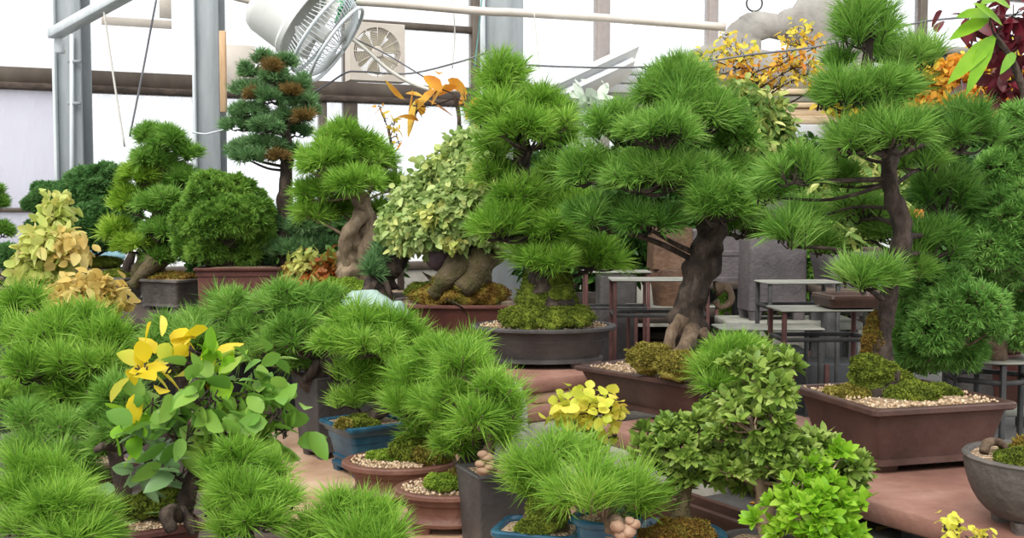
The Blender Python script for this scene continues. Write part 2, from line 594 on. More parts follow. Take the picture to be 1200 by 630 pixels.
U = np.array([.524, -.852, 0]); W = np.array([.852, .524, 0]); ORG = np.array([.29, 3.79, 0])
YAW = math.atan2(U[1], U[0])
LOW = .62


# ---------------------------------------------------------------- pots
def pot(root, c, zr, zb, a, b, yaw=0.0, kind='rect', mat='pot_brown', style='flare', rad=.018, feet=True, lip=.016, lipz=.018, taper=.22, panel=False, fill='gravel_bed', stones=0, name='pot'):
    c = np.asarray(c, float)
    H = zr - zb
    fh = min(.022, H * .16) if feet else 0.0
    z0 = zb + fh
    Lv = []
    m = min(a, b)
    def l(off, z):
        Lv.append((a + off, b + off, z))
    tp = taper * m
    if style == 'flare':       # straight walls leaning out, a square lip
        l(-tp - lip - .01, z0); l(-tp - lip * .5, z0 + .001); l(-tp - lip * .5, z0 + .012); l(-tp - lip - .004, z0 + .016)
        if panel:
            for f0, f1 in ((.2, .24),):
                l(-tp * (1 - f0) - lip - .002, z0 + H * f0); l(-tp * (1 - f0) - lip - .008, z0 + H * f0 + .004); l(-tp * .2 - lip - .008, zr - lipz - H * .12)
                l(-tp * .2 - lip - .002, zr - lipz - H * .12 + .004)
        l(-lip - .002, zr - lipz - .004); l(-lip * .3, zr - lipz)
    elif style == 'bowl':
        for t in np.linspace(0, 1, 9):
            k = math.sin(t * math.pi / 2) ** .8
            l(-(1 - k) * m * .55 - .004, z0 + (zr - z0 - .004) * (1 - math.cos(t * math.pi / 2)) ** .8)
    elif style == 'bell':      # a wide rolled lip, a waist, and a bead above the feet
        l(-tp - .03, z0); l(-tp - .008, z0 + .004); l(-tp - .004, z0 + .014); l(-tp - .012, z0 + .022)
        l(-tp - .014, z0 + H * .3); l(-tp * .8 - .012, z0 + H * .5); l(-tp * .35 - .012, zr - H * .28); l(-.018, zr - lipz - .004); l(-.006, zr - lipz)
    elif style == 'tall':
        l(-tp - .004, z0); l(-tp, z0 + .004); l(-.004, zr - .03); l(-.001, zr - .004)
    l(0, zr - lipz * .75 if style in ('flare', 'bell') else zr - .006); l(0, zr - .004); l(-.004, zr); l(-lip - .004, zr); l(-lip - .010, zr - .006); l(-lip - .016, zr - H * .35)
    p = MB().add(*loft(Lv, kind, rad, (c[0], c[1], 0), yaw, (True, True))).build(name, mat, root, True, 40)
    if feet:
        ce, se = math.cos(yaw), math.sin(yaw)
        if style == 'bowl':
            tp = m * .42
        fa = (a - tp - lip) * (.62 if kind == 'oval' else .80)
        fb = (b - tp - lip) * (.62 if kind == 'oval' else .74)
        for sx in (-1, 1):
            for sy in (-1, 1):
                x, y = sx * fa, sy * fb
                w = max(.02, .17 * m) if style != 'bowl' else .022
                MB().add(*loft([(w, w * .8, zb), (w * 1.05, w * .85, zb + .004), (w * 1.15, w * .95, z0 + .006)], 'rect', w * .4, (c[0] + x * ce - y * se, c[1] + x * se + y * ce, 0), yaw)).build('foot', mat, p, True, 40)
    # what fills it
    lv = []
    for t in np.linspace(1, 0.02, 7):
        lv.append(((a - lip - .008) * t, (b - lip - .008) * t, zr - .010 + .012 * (1 - t * t)))
    V, Q, T = loft(lv, kind, rad, (c[0], c[1], 0), yaw, (False, True))
    V[:, 2] += wob(V, .0025, 60, 3)
    MB().add(V, Q, T).build('soil', fill, root)
    if stones:
        gravel(root, c, (a - lip - .014) * .98, (b - lip - .014) * .98, kind, yaw, zr - .002, stones, max(.0045, .016 * m), 'gravel_tan')
    return p


def mossy(root, px, py, Y, rx, ry, dz=1.0, mat='moss_green', seed=0, depth=1.0):
    """a cushion of moss centred on a pixel; rx, ry in pixels"""
    k = Y / FPX
    c = at(px, py, Y)
    V, Q, T = blob(c, (rx * k, rx * k * .8 * depth, ry * k), 40, .16, 7, seed)
    nr = unit((V - c) / np.array([rx, rx * .8 * depth, ry]) ** 2)
    V += nr * wob(V, .007, 60, seed + 1)[:, None]
    mb = MB().add(V, Q, T)
    up = V[:, 2] > c[2] - .3 * ry * k
    P = np.repeat(V[up], 5, 0); D = np.repeat(nr[up], 5, 0)
    P = P + R.normal(size=P.shape) * np.array([rx, rx, ry * .5]) * k * .05
    needles(mb, P, unit(D + [0, 0, .5]), .011, 4, .0042, 1.1)
    return mb.build('moss', mat, root, False)


# ---------------------------------------------------------------- trees
def trunk_world(tr, Y):
    P, r = [], []
    for t in tr:
        y = Y + (t[3] if len(t) > 3 else 0)
        P.append(at(t[0], t[1], y)); r.append(t[2] * y / FPX)
    return np.array(P), np.array(r)


def pad_parts(root, TP, TR, pad, Y, L, n, w, mat, dens, seed, style, twmat='twig', bmat='bark_dark', branch=True, lo=-.3, upw=.8, spread=1.25, depth=.8, jit=.3):
    cx, cy, rx, ry = pad[:4]
    y = Y + (pad[4] if len(pad) > 4 else 0)
    k = y / FPX
    c = at(cx, cy, y)
    a, h = rx * k, ry * k
    b = max(a * depth, h * .9)
    sh = (.5 if style == 'needle' else .62) * L
    r = 1.06 * np.array([max(a - sh, .3 * a), max(b - sh, .3 * b), max(h - sh * .75, .25 * h)])
    c0 = c - np.array([0, 0, .10 * h])
    # a pad is a huddle of a few smaller clumps
    K = 1 if a < 1.9 * L and style == 'needle' else (3 if max(rx, ry) * k < 4 * L else 5)
    if style == 'scale':
        K = 6
    if style in ('leaf', 'rosette'):
        K = 1
    Ps, Ds = [], []
    cents = []
    for q in range(K):
        if K == 1:
            o, f = np.zeros(3), 1.0
        else:
            th = 2 * math.pi * (q + R.uniform(-.25, .25)) / K + seed
            e = R.uniform(.38, .58) if q else .1
            o, f = np.array([math.cos(th) * e, math.sin(th) * e, R.uniform(-.34, .30)]) * r, R.uniform(.46, .72)
        cents.append((c0 + o, r * f * np.array([1, 1, 1.15 if K > 1 else 1])))
    for q, (cc, rr) in enumerate(cents):
        S = math.pi * (rr[0] * rr[1] + rr[0] * rr[2] + rr[1] * rr[2]) * 1.33 + 1.5 * L * L
        cnt = int(max(6 if style == 'needle' else 2, dens * S / (L * .8) ** 2))
        p_, d_ = shell(cc, rr, cnt, lo)
        keep = np.ones(len(p_), bool)
        for q2, (c2, r2) in enumerate(cents):
            if q2 != q:
                keep &= np.linalg.norm((p_ - c2) / r2, axis=1) > .62
        Ps.append(p_[keep]); Ds.append(d_[keep])
    P, D = np.vstack(Ps), np.vstack(Ds)
    cnt = len(P)
    D = unit(D * .75 + np.array([0, 0, upw]) + R.normal(size=D.shape) * jit)
    tw = .0022 if style in ('leaf', 'rosette') else min(w * .9 + .001, .0035)
    if branch:
        low = c0 - np.array([0, 0, r[2] * .75])
        d = np.linalg.norm(TP - (low - np.array([0, 0, .25 * a])), axis=1)
        i = int(np.argmin(d))
        i = min(i, len(TP) - 1)
        s = TP[i]
        br = MB()
        r0 = min(TR[i] * .6, max(.004, .07 * a))
        mid = (s + low) / 2 + np.array([0, 0, .12 * np.linalg.norm(low - s)]) * R.uniform(-.6, .8) + R.normal(size=3) * .02 * a
        br.add(*tube([s, mid, low], [r0, r0 * .8, r0 * .6], 7, .12, 5, seed=seed))
        m = int(np.clip(cnt // 3, 4, 14))
        for j in range(m):
            q = P[R.integers(0, len(P))] - np.array([0, 0, .3 * L])
            mm = low * .5 + q * .5 + np.array([0, 0, -.10 * a]) + R.normal(size=3) * .05 * a
            br.add(*tube([low, mm, q], [r0 * .5, r0 * .35, r0 * .2], 5, .1, 4, seed=j))
        for j in range(len(P)):
            br.add(*tube([P[j] - D[j] * L * .5, P[j] + D[j] * L * .10], [tw, tw], 4, 0, 1, False))
        br.build('branch', bmat, root)
    mb = MB()
    if style == 'needle':
        g_ = R.integers(0, 3, len(P))
        for q, f in enumerate((.78, 1.0, 1.2)):
            if (g_ == q).any():
                needles(mb, P[g_ == q], D[g_ == q], L * f, n, w, spread * (1.1, 1, .85)[q])
    elif style == 'scale':
        needles(mb, P, D, L, n, w, 1.0)
    elif style == 'leaf':
        PP = np.repeat(P, n, 0) + R.normal(size=(len(P) * n, 3)) * L * .5
        DD = unit(np.repeat(D, n, 0) * .5 + R.normal(size=PP.shape) * .7 - np.array([0, 0, .2]))
        NN = unit(np.repeat(D, n, 0) + R.normal(size=PP.shape) * .45)
        leaves(mb, PP, DD, NN, L, w)
    elif style == 'rosette':
        for P_, D_ in ((P, D),):
            A, B = perp(D_)
            for j in range(n):
                th = 2 * math.pi * j * .382 + R.uniform(-.2, .2, len(P_))
                al = R.uniform(.55, 1.35, (len(P_), 1)) if j < n - 2 else R.uniform(.1, .5, (len(P_), 1))
                side = A * np.cos(th)[:, None] + B * np.sin(th)[:, None]
                dd = D_ * np.cos(al) + side * np.sin(al)
                nn = D_ * np.sin(al) - side * np.cos(al) + R.normal(size=dd.shape) * .1
                leaves(mb, P_ + dd * L * .05, dd, nn, L, w, .2, .08)
    return mb.build('foliage', mat, root)


def tree(name, label, cat, Y, trunk, pads, L=.07, n=70, w=None, mat='needle_green', bark='bark_dark', dens=2.0, style='needle', pots=None, roots=(), moss=(), group=None, base=None, lump=.16, branch=True, upw=.8, lo=-.3, seed=1, spread=1.25, depth=.8, extra=None, rootmat=None):
    TP, TR = trunk_world(trunk, Y)
    if pots is None:
        pots = dict(a=.14, b=.10)
    q = dict(pots)
    bz = q.pop('zb', LOW)
    c = q.pop('c', (TP[0][0], TP[0][1]))
    zr = q.pop('zr', bz + .11)
    root = thing(name, label, cat, (c[0], c[1], bz), group)
    if q.pop('none', False) is False:
        a, b = q.pop('a'), q.pop('b')
        pot(root, c, zr, bz, a, b, q.pop('yaw', YAW), **q)
    if TP[0][2] > zr - .02:
        TP = np.vstack([[[c[0] * .3 + TP[0][0] * .7, c[1] * .3 + TP[0][1] * .7, zr - .02]], TP]); TR = np.r_[TR[0] * 1.15, TR]
    if w is None:
        w = .00072 * Y
    SPp, SR = smooth_path(TP, TR, 6)
    tb = MB().add(*tube(TP, TR, 14, lump, 7, seed=seed))
    tb.build('trunk', bark, root)
    for i, rt in enumerate(roots):
        A, Br = trunk_world(rt, Y)
        MB().add(*tube(A, Br, 9, .18, 6, seed=seed + 3 + i)).build('root', rootmat or bark, root)
    for i, mspec in enumerate(moss):
        mossy(root, mspec[0], mspec[1], Y + (mspec[5] if len(mspec) > 5 else 0), mspec[2], mspec[3], 1, mspec[4] if len(mspec) > 4 else 'moss_green', seed + i)
    for i, p in enumerate(pads):
        pm = p[5] if len(p) > 5 else mat
        pad_parts(root, SPp, SR, p, Y, L, n, w, pm, dens, seed + i, style, bmat=bark if bark != 'bark_moss' else 'bark_dark', branch=branch, lo=lo, upw=upw, spread=spread, depth=depth)
    if extra:
        extra(root, TP, TR, SPp, SR)
    return root
# ---------------------------------------------------------------- light, sky, camera
sc = bpy.context.scene
wd = bpy.data.worlds.new('sky'); sc.world = wd; wd.use_nodes = True
nt = wd.node_tree; nt.nodes.clear()
o_ = nt.nodes.new('ShaderNodeOutputWorld'); bg = nt.nodes.new('ShaderNodeBackground')
tc = nt.nodes.new('ShaderNodeTexCoord'); sx = nt.nodes.new('ShaderNodeSeparateXYZ')
rp = nt.nodes.new('ShaderNodeValToRGB')
rp.color_ramp.elements[0].position = .0; rp.color_ramp.elements[0].color = (.92, .95, 1, 1)
rp.color_ramp.elements[1].position = .9; rp.color_ramp.elements[1].color = (1, 1, 1, 1)
nt.links.new(tc.outputs['Generated'], sx.inputs[0]); nt.links.new(sx.outputs[2], rp.inputs[0])
nt.links.new(rp.outputs[0], bg.inputs[0]); bg.inputs[1].default_value = SKY
nt.links.new(bg.outputs[0], o_.inputs[0])
sl = bpy.data.lights.new('sun', 'SUN'); sl.energy = SUN; sl.angle = math.radians(35); sl.color = (1, .97, .92)
so = bpy.data.objects.new('sun', sl); COL.objects.link(so)
so.rotation_euler = (math.radians(38), math.radians(-18), 0)
cam = bpy.data.cameras.new('camera'); cam.sensor_width = 36; cam.lens = 36 * FPX / 1200
cam.clip_start, cam.clip_end = .05, 200
co = bpy.data.objects.new('camera', cam); COL.objects.link(co)
co.location = (0, 0, CAMZ); co.rotation_euler = (math.pi / 2 - PITCH, 0, 0)
sc.camera = co
sc.view_settings.view_transform = 'Standard'; sc.view_settings.look = 'None'
sc.view_settings.gamma = 1; sc.view_settings.use_curve_mapping = False
sc.view_settings.exposure = EXPO

# ---------------------------------------------------------------- the greenhouse wall
WA = np.array([-4.15, 9.0]); WD = np.array([.914, .405]); WN = np.array([-.405, .914])
WYAW = math.atan2(WD[1], WD[0])


def wt(px):
    k = (px - 600) / FPX
    return (k * WA[1] - WA[0]) / (WD[0] - k * WD[1])


def wz(px, py):
    Y = WA[1] + WD[1] * wt(px)
    return at(px, py, Y)[2]


def wbox(t0, t1, z0, z1, d, off=0.0):
    c = WA + WD * (t0 + t1) / 2 + WN * off
    return box((c[0], c[1], (z0 + z1) / 2), ((t1 - t0) / 2, d / 2, (z1 - z0) / 2), WYAW)


struct(MB().add(*box((1, 8, -.05), (9, 12, .05))).build('floor', 'ground_grey'))
struct(MB().add(*box((0, 42, -.09), (70, 40, .04))).build('ground', 'ground_outside'))
T0, T1 = -4.0, 12.5
ZB, ZT0, ZT1, ZH = .95, 2.48, 2.66, 4.0
struct(MB().add(*wbox(T0, T1, 0, ZB, .16)).build('wall_back', 'concrete'))
z248 = wz(15, 246)
n_ = 0
tr_mb = [('trim_1', wbox(T0, wt(560), ZT0 + .05, ZT1, .12), 'frame_brown'), ('trim_2', wbox(T0, wt(560), ZT0, ZT0 + .055, .16), 'wood_dark'),
         ('trim_3', wbox(T0, T1, ZB, ZB + .07, .2), 'frame_brown'), ('trim_4', wbox(T0, T1, ZH, ZH + .12, .14), 'frame_brown')]
for a_, b_, m_ in tr_mb:
    struct(MB().add(*b_).build(a_, m_))
k_ = 5
mull = [(-60, 12, ZB, ZH, 'frame_brown'), (101, 8, ZB, ZT0, 'frame_brown'), (244, 8, ZB, ZH, 'frame_brown'), (379, 8, ZB, ZT0, 'frame_brown'), (411, 15, ZB, ZH, 'frame_brown'), (556.5, 9, ZB, ZH, 'frame_brown'),
        (704, 14, ZB, ZH, 'frame_mauve'), (831, 10, ZB, ZH, 'frame_mauve'), (960, 9, ZB, ZH, 'frame_mauve'), (1074, 8, ZB, ZH, 'frame_brown'), (1230, 9, ZB, ZH, 'frame_brown')]
for px, w_, z0_, z1_, m_ in mull:
    t = wt(px); hw = abs(wt(px + w_ / 2) - wt(px - w_ / 2)) / 2
    struct(MB().add(*wbox(t - hw, t + hw, z0_ + .07, z1_, .11)).build('trim_%d' % k_, m_)); k_ += 1
# thin rails
for p0, p1, py, h_ in ((-60, 101, 246, .035), (411, 556, 31, .06), (556, 704, 140, .05)):
    zz = wz((p0 + p1) / 2, py)
    struct(MB().add(*wbox(wt(p0), wt(p1), zz - h_ / 2, zz + h_ / 2, .08)).build('trim_%d' % k_, 'frame_brown')); k_ += 1
# panes: one window to each bay, the lowest left one hung with a fine mesh
bays = [(-60, 101, ZB + .07, ZT0, 'pane_mesh')] + [(a, b, ZB + .07, ZT0, 'pane_clear') for a, b in ((101, 244), (244, 379), (379, 411), (411, 556))] + \
       [(a, b, ZT1, ZH, 'pane_clear') for a, b in ((-60, 101), (101, 244), (244, 411), (411, 556))] + \
       [(a, b, ZB + .07, ZH, 'pane_clear') for a, b in ((556, 704), (704, 831), (831, 960), (960, 1074), (1074, 1230))]
for i, (a, b, z0_, z1_, m_) in enumerate(bays):
    struct(MB().add(*wbox(wt(a), wt(b), z0_, z1_, .012)).build('window_%d' % (i + 1), m_))
# the short panel of board and the tape frame stuck on the glass
zz0, zz1 = wz(280, 108), wz(280, 54)
struct(MB().add(*wbox(wt(266), wt(300), zz0, zz1, .02, -.07)).build('trim_%d' % k_, 'plastic_cream')); k_ += 1
mb = MB()
mb.add(*wbox(wt(124), wt(205), wz(165, 32), wz(165, 22), .006, -.02))
mb.add(*wbox(wt(191), wt(205), wz(198, 22), wz(198, -10), .006, -.02))
struct(mb.build('trim_%d' % k_, 'plastic_cream')); k_ += 1


# ---------------------------------------------------------------- steel columns, pipes
def column(px0, px1, Y, label, group=None):
    c = at((px0 + px1) / 2, 240, Y); hw = (px1 - px0) / 2 * Y / FPX
    r = thing('steel_column', label, 'column', (c[0], c[1], 0), group)
    r['kind'] = 'structure'
    MB().add(*box((c[0] + hw * .12, c[1], 2.1), (hw * .88, .012, 2.1), 0)).add(*box((c[0] + hw * .12, c[1] + .2, 2.1), (hw * .88, .01, 2.1), 0)).build('flange', 'steel_grey', r)
    MB().add(*box((c[0] + hw * .12, c[1] + .1, 2.1), (.012, .09, 2.1), 0)).build('web', 'steel_grey', r)
    MB().add(*box((c[0] - hw * .88, c[1] - .03, 2.1), (hw * .11, .03, 2.1), 0)).build('edge_channel', 'steel_pale', r)
    MB().add(*box((c[0], c[1] + .1, .01), (hw * 1.5, .2, .012), 0)).build('base_plate', 'steel_grey', r)
    return r


c1 = column(68, 99, 8.65, 'galvanised steel column beside the mesh covered window')
MB().add(*tube([at(84, 40, 8.6), at(84, 300, 8.6)], .016, 8, smooth=False)).build('conduit', 'steel_pale', c1)
MB().add(*box(at(87, 72, 8.6), (.05, .012, .012))).add(*box(at(87, 121, 8.6), (.05, .012, .012))).build('clip', 'steel_grey', c1)
column(230, 259, 8.7, 'grey steel column with a pale wood strip along its side')
column(563, 613, 7.9, 'widest grey steel column, rising behind the trident maple')
# wood strip
o = MB().add(*box((at(261.5, 84, 8.6)), (.024, .02, .31))).build('wood_strip', 'wood_pale'); tag(o, 'upright orange-brown wood strip fixed to the grey column', 'wood strip')
bm_ = MB().add(*bar(at(63, 40, 8.2), at(175, -22, 7.2), .10, .07)).build('steel_brace', 'steel_pale'); tag(bm_, 'sloping galvanised steel brace crossing the top of the column', 'brace')
MB().add(*box(at(70, 48, 8.22), (.03, .03, .09))).build('bracket', 'steel_pale', bm_)


def wire(pts, Y, r, mat, label, name='cable', cat='cable'):
    P = [at(p[0], p[1], p[2] if len(p) > 2 else Y) for p in pts]
    o = MB().add(*tube(P, r, 6, 0, 8)).build(name, mat)
    return tag(o, label, cat)


wire([(122, 14), (133, 90), (146, 172)], 7.6, .007, 'cable_white', 'pale stay wire slanting down towards the lime pine', 'stay_wire', 'wire')
wire([(184, -5), (168, 80), (152, 160)], 7.6, .007, 'cable_dark', 'dark stay wire slanting down towards the lime pine', 'stay_wire', 'wire')
wire([(225, 155), (240, 157), (250, 155), (262, 152)], 8.4, .008, 'steel_pale', 'wire ties twisted round the column with the wood strip', 'wire_tie', 'wire')
wire([(275, -4), (320, 4), (420, 2), (562, 13), (608, 15), (720, 22), (850, 32)], 7.6, .030, 'plastic_cream', 'thick cream pipe running across the top of the windows', 'pipe', 'pipe')
wire([(366, 109), (385, 98), (406, 85), (425, 84), (480, 86), (540, 72), (570, 62), (600, 58)], 7.7, .007, 'cable_dark', 'grey cable looping across the box fan to the wide column')
wire([(402, 38), (425, 55), (460, 85), (500, 104), (540, 106)], 7.6, .014, 'cable_white', 'thick white cable hanging in front of the box fan')
wire([(404, 40), (450, 62), (500, 92), (520, 102)], 7.75, .006, 'cable_dark', 'thin grey cable slanting over the box fan')
wire([(530, -5), (533, 40), (530, 80)], 7.7, .005, 'cable_white', 'thin white cord hanging right of the box fan', 'cord', 'cord')
wire([(565, -5), (560, 45), (556, 80)], 7.7, .006, 'rope_teal', 'thin teal cord hanging along the wide column', 'cord', 'cord')
wire([(612, 76), (660, 78), (720, 79), (800, 76), (880, 64), (960, 54), (1060, 30), (1110, 22), (1210, 16)], 6.2, .006, 'cable_dark', 'long thin grey wire stretched in front of the stone panel', 'wire', 'wire')
wire([(626, 15), (629, 45), (632, 80)], 7.5, .004, 'cable_white', 'thin cord hanging from the cream pipe', 'cord', 'cord')
r_ = thing('rope_bundle', 'green and teal rope knotted at the top of the window post', 'rope', at(404, 18, 7.6))
MB().add(*tube([at(396, 26, 7.6), at(401, 14, 7.55), at(406, 6, 7.6), at(402, -2, 7.55), at(398, 8, 7.5), at(403, 20, 7.6)], .026, 8)).build('green_rope', 'rope_green', r_)
MB().add(*tube([at(404, 10, 7.5), at(411, 2, 7.5), at(416, -4, 7.5), at(408, -4, 7.5), at(405, 8, 7.5)], .02, 8)).build('teal_rope', 'rope_teal', r_)


# ---------------------------------------------------------------- wall fan
def rot_frame(ax):
    ax = unit(np.array(ax, float)); u = unit(np.cross([0, 0, 1.0], ax)); v = np.cross(ax, u)
    return ax, u, v


def disc(c, ax, prof, n=40):
    """a turned body: prof = (radius, along)"""
    ax, u, v = rot_frame(ax)
    th = np.arange(n) * 2 * math.pi / n
    V = np.vstack([np.asarray(c) + ax * s + np.outer(np.cos(th) * r, u) + np.outer(np.sin(th) * r, v) for r, s in prof])
    m = len(prof)
    i, j = np.meshgrid(np.arange(m - 1), np.arange(n), indexing='ij'); i, j = i.ravel(), j.ravel(); j2 = (j + 1) % n
    return V, np.stack([i * n + j, i * n + j2, (i + 1) * n + j2, (i + 1) * n + j], 1)


def ring(c, ax, R_, r, n=40):
    ax, u, v = rot_frame(ax)
    th = np.linspace(0, 2 * math.pi, n + 1)
    return tube(np.asarray(c) + np.outer(np.cos(th) * R_, u) + np.outer(np.sin(th) * R_, v), r, 6, smooth=False)


FY = 8.6
fc = at(442.5, 61, FY); k = FY / FPX
fax = -np.array([WN[0], WN[1], 0])
fan = thing('box_fan', 'square cream box fan with a round grille on the window post', 'fan', fc - [0, 0, 35 * k])
hw = 33.5 * k
V, Q, T = box(fc - fax * .06, (hw, .05, hw * 1.03), WYAW)
# shell with a round opening: four rails and a ring plate
ax_, u_, v_ = rot_frame(fax)
n = 64; th = np.arange(n) * 2 * math.pi / n
Ro = 28.5 * k
sq = np.stack([np.cos(th), np.sin(th)], 1); sq = sq / np.abs(sq).max(1, keepdims=True) * hw
def pl(xy, s): return fc + np.outer(xy[:, 0], u_) + np.outer(xy[:, 1], v_) + ax_ * s
ci = np.stack([np.cos(th), np.sin(th)], 1) * Ro
V = np.vstack([pl(sq, -.13), pl(sq, -.004), pl(sq * .985, 0), pl(ci, 0), pl(ci * .97, -.02), pl(ci * .93, -.12)])
i, j = np.meshgrid(np.arange(5), np.arange(n), indexing='ij'); i, j = i.ravel(), j.ravel(); j2 = (j + 1) % n
MB().add(V, np.stack([i * n + j, i * n + j2, (i + 1) * n + j2, (i + 1) * n + j], 1)).build('housing', 'plastic_cream', fan, True, 40)
mb = MB()
for rr in np.linspace(.25, .98, 12): mb.add(*ring(fc - fax * (.012 * (rr ** 2)), fax, Ro * rr, .0028))
for a in np.arange(12) * math.pi / 6: mb.add(*tube([fc + (u_ * math.cos(a) + v_ * math.sin(a)) * Ro * .2, fc + (u_ * math.cos(a) + v_ * math.sin(a)) * Ro], .003, 5, smooth=False))
mb.build('grille', 'plastic_cream', fan)
MB().add(*disc(fc, fax, [(0.001, .02), (Ro * .2, .016), (Ro * .24, 0), (Ro * .22, -.06), (.001, -.06)])).build('hub', 'plastic_cream', fan, True, 40)
for a in np.arange(6) * math.pi / 3 + .4:
    pts = []
    for s in np.linspace(.2, .9, 6):
        for e in (-1, 1):
            aa = a + e * (.30 + .12 * math.sin(s * 3))
            pts.append(fc + (u_ * math.cos(aa) + v_ * math.sin(aa)) * Ro * s - fax * (.05 + e * .016))
    pts = np.array(pts); pts2 = pts - fax * .004
    f = [[2 * q, 2 * q + 1, 2 * q + 3, 2 * q + 2] for q in range(5)] + [[12 + 2 * q + 2, 12 + 2 * q + 3, 12 + 2 * q + 1, 12 + 2 * q] for q in range(5)]
    MB().add(np.vstack([pts, pts2]), f).build('blade', 'fan_blade', fan)
# ---------------------------------------------------------------- drum fan
dY = 7.2; kd = dY / FPX
dax = unit(np.array([.80, .0, -.58])); dc = at(335, 9, dY)
df = thing('drum_fan', 'large white drum fan hanging tilted under the roof', 'fan', dc - [0, 0, .3])
Rd = 46 * kd
MB().add(*disc(dc, dax, [(.001, -.16), (Rd * .8, -.16), (Rd * .9, -.14), (Rd * .96, -.10), (Rd * .98, .10), (Rd * 1.03, .115), (Rd * 1.03, .145), (Rd * .95, .145), (Rd * .93, -.08), (.001, -.08)], 48)).build('drum', 'plastic_white', df, True, 35)
for s, kk in ((.27, 1.16), (.40, 1.10)):
    MB().add(*ring(dc + dax * s, dax, Rd * kk, .012)).build('guard_ring', 'steel_pale', df)
ax_, u_, v_ = rot_frame(dax)
mb = MB()
for a in np.arange(60) * math.pi / 30:
    e = u_ * math.cos(a) + v_ * math.sin(a)
    mb.add(*tube([dc + dax * .2 + e * Rd, dc + dax * .3 + e * Rd * 1.17, dc + dax * .40 + e * Rd * .9, dc + dax * .43 + e * Rd * .2], .003, 5, 0, 4))
mb.build('wire_guard', 'steel_pale', df)
MB().add(*disc(dc + dax * .22, dax, [(.001, .12), (Rd * .2, .1), (Rd * .22, -.05), (.001, -.05)])).build('motor_hub', 'plastic_white', df, True, 40)
for a in np.arange(5) * 2 * math.pi / 5:
    pts = []
    for s in np.linspace(.2, .92, 5):
        for e in (-1, 1):
            aa = a + e * .34
            pts.append(dc + dax * (.22 + e * .05) + (u_ * math.cos(aa) + v_ * math.sin(aa)) * Rd * s)
    pts = np.array(pts)
    MB().add(np.vstack([pts, pts - dax * .004]), [[2 * q, 2 * q + 1, 2 * q + 3, 2 * q + 2] for q in range(4)] + [[12 + 2 * q - 2, 10 + 2 * q + 3, 10 + 2 * q + 1, 10 + 2 * q] for q in range(0)]).build('blade', 'plastic_white', df)
MB().add(*tube([dc + [0, 0, Rd * .9], dc + [0, 0, 1.6]], .02, 8, smooth=False)).build('hanger', 'steel_grey', df)

# ---------------------------------------------------------------- benches
def ubox(u0, u1, v0, v1, z0, z1):
    c = ORG + U * (u0 + u1) / 2 + W * (v0 + v1) / 2
    return box((c[0], c[1], (z0 + z1) / 2), ((u1 - u0) / 2, (v1 - v0) / 2, (z1 - z0) / 2), YAW)


def bench(name, label, cat, u0, u1, v0, v1, zt, th, top, leg, toplabel='', group=None, legs=2):
    c = ORG + U * (u0 + u1) / 2 + W * (v0 + v1) / 2
    r = thing(name, label, cat, (c[0], c[1], 0), group)
    MB().add(*ubox(u0, u1, v0, v1, zt - th, zt)).build('top', top, r)
    for i in range(legs):
        uu = u0 + (u1 - u0) * (i + .5) / legs
        MB().add(*ubox(uu - .09, uu + .09, v0 + .06, v1 - .06, 0, zt - th)).build('block', leg, r)
    return r


o = MB().add(*ubox(-1.25, .62, -.02, .74, 0, .735)).build('concrete_plinth', 'concrete'); tag(o, 'long beige concrete plinth under the upper row of bonsai', 'plinth')
o = MB().add(*ubox(.64, 2.3, -.10, .82, 0, .70)).build('concrete_plinth', 'concrete_dark'); tag(o, 'weathered dark concrete plinth with fallen leaves beneath the big slab', 'plinth')


def slab(u0, u1, v0, v1, z0, z1, mat, label, tilt=0):
    c = ORG + U * (u0 + u1) / 2 + W * (v0 + v1) / 2
    V, Q, T = box((c[0], c[1], (z0 + z1) / 2), ((u1 - u0) / 2, (v1 - v0) / 2, (z1 - z0) / 2), YAW + tilt)
    o = MB().add(V, Q, T).build('stone_slab', mat); return tag(o, label, 'slab')


slab(0, .93, 0, .72, .735, .795, 'slab_red', 'reddish stone slab under the thick trunked black pine in the brown pot')
s2 = slab(.95, 2.2, 0, .80, .745, .80, 'slab_red', 'broad reddish stone slab under the mossy pine in the deep rectangular pot')
for i, (uu, vv) in enumerate(((1.25, .1), (1.95, .1), (1.25, .7), (1.95, .7))):
    MB().add(*ubox(uu - .03, uu + .03, vv - .03, vv + .03, .70, .7452)).build('spacer', 'iron_dark', s2)
for i, (z0, z1, h, dx) in enumerate(((.735, .80, .30, 0), (.80, .845, .27, .02), (.845, .90, .29, 0))):
    c = np.array([.13 + dx, 4.50])
    o = MB().add(*box((c[0], c[1], (z0 + z1) / 2), (h, h * .9, (z1 - z0) / 2 - .0005), YAW + .02 * i)).build('stone_slab', 'slab_red' if i != 1 else 'slab_tan')
    tag(o, ('lowest reddish slab of the stack under the oval grey pot', 'middle slab of the stack under the oval grey pot', 'topmost reddish slab carrying the oval grey pot')[i], 'slab', 'slabs stacked under the oval pot')
bench('low_bench', 'low bench topped with tan stone carrying the small potted pines', 'bench', -1.42, 1.75, -1.12, -.12, LOW, .05, 'slab_tan', 'concrete_dark', legs=4)
bench('low_bench', 'low bench under the nearest pines and the yellowing leafy tree', 'bench', -1.7, 1.3, -2.6, -1.16, LOW, .05, 'wood_dark', 'concrete_dark', legs=4)
o = MB().add(*loft([(.37, .035, .62), (.38, .042, .63), (.39, .046, .70), (.40, .05, .705), (.40, .05, .72), (.38, .03, .72), (.375, .026, .66)], 'rect', .02, tuple(ORG + U * .66 + W * -.18), YAW)).build('plant_trough', 'pot_brown', None, True, 40)
tag(o, 'long dark brown trough standing behind the two azaleas', 'trough')
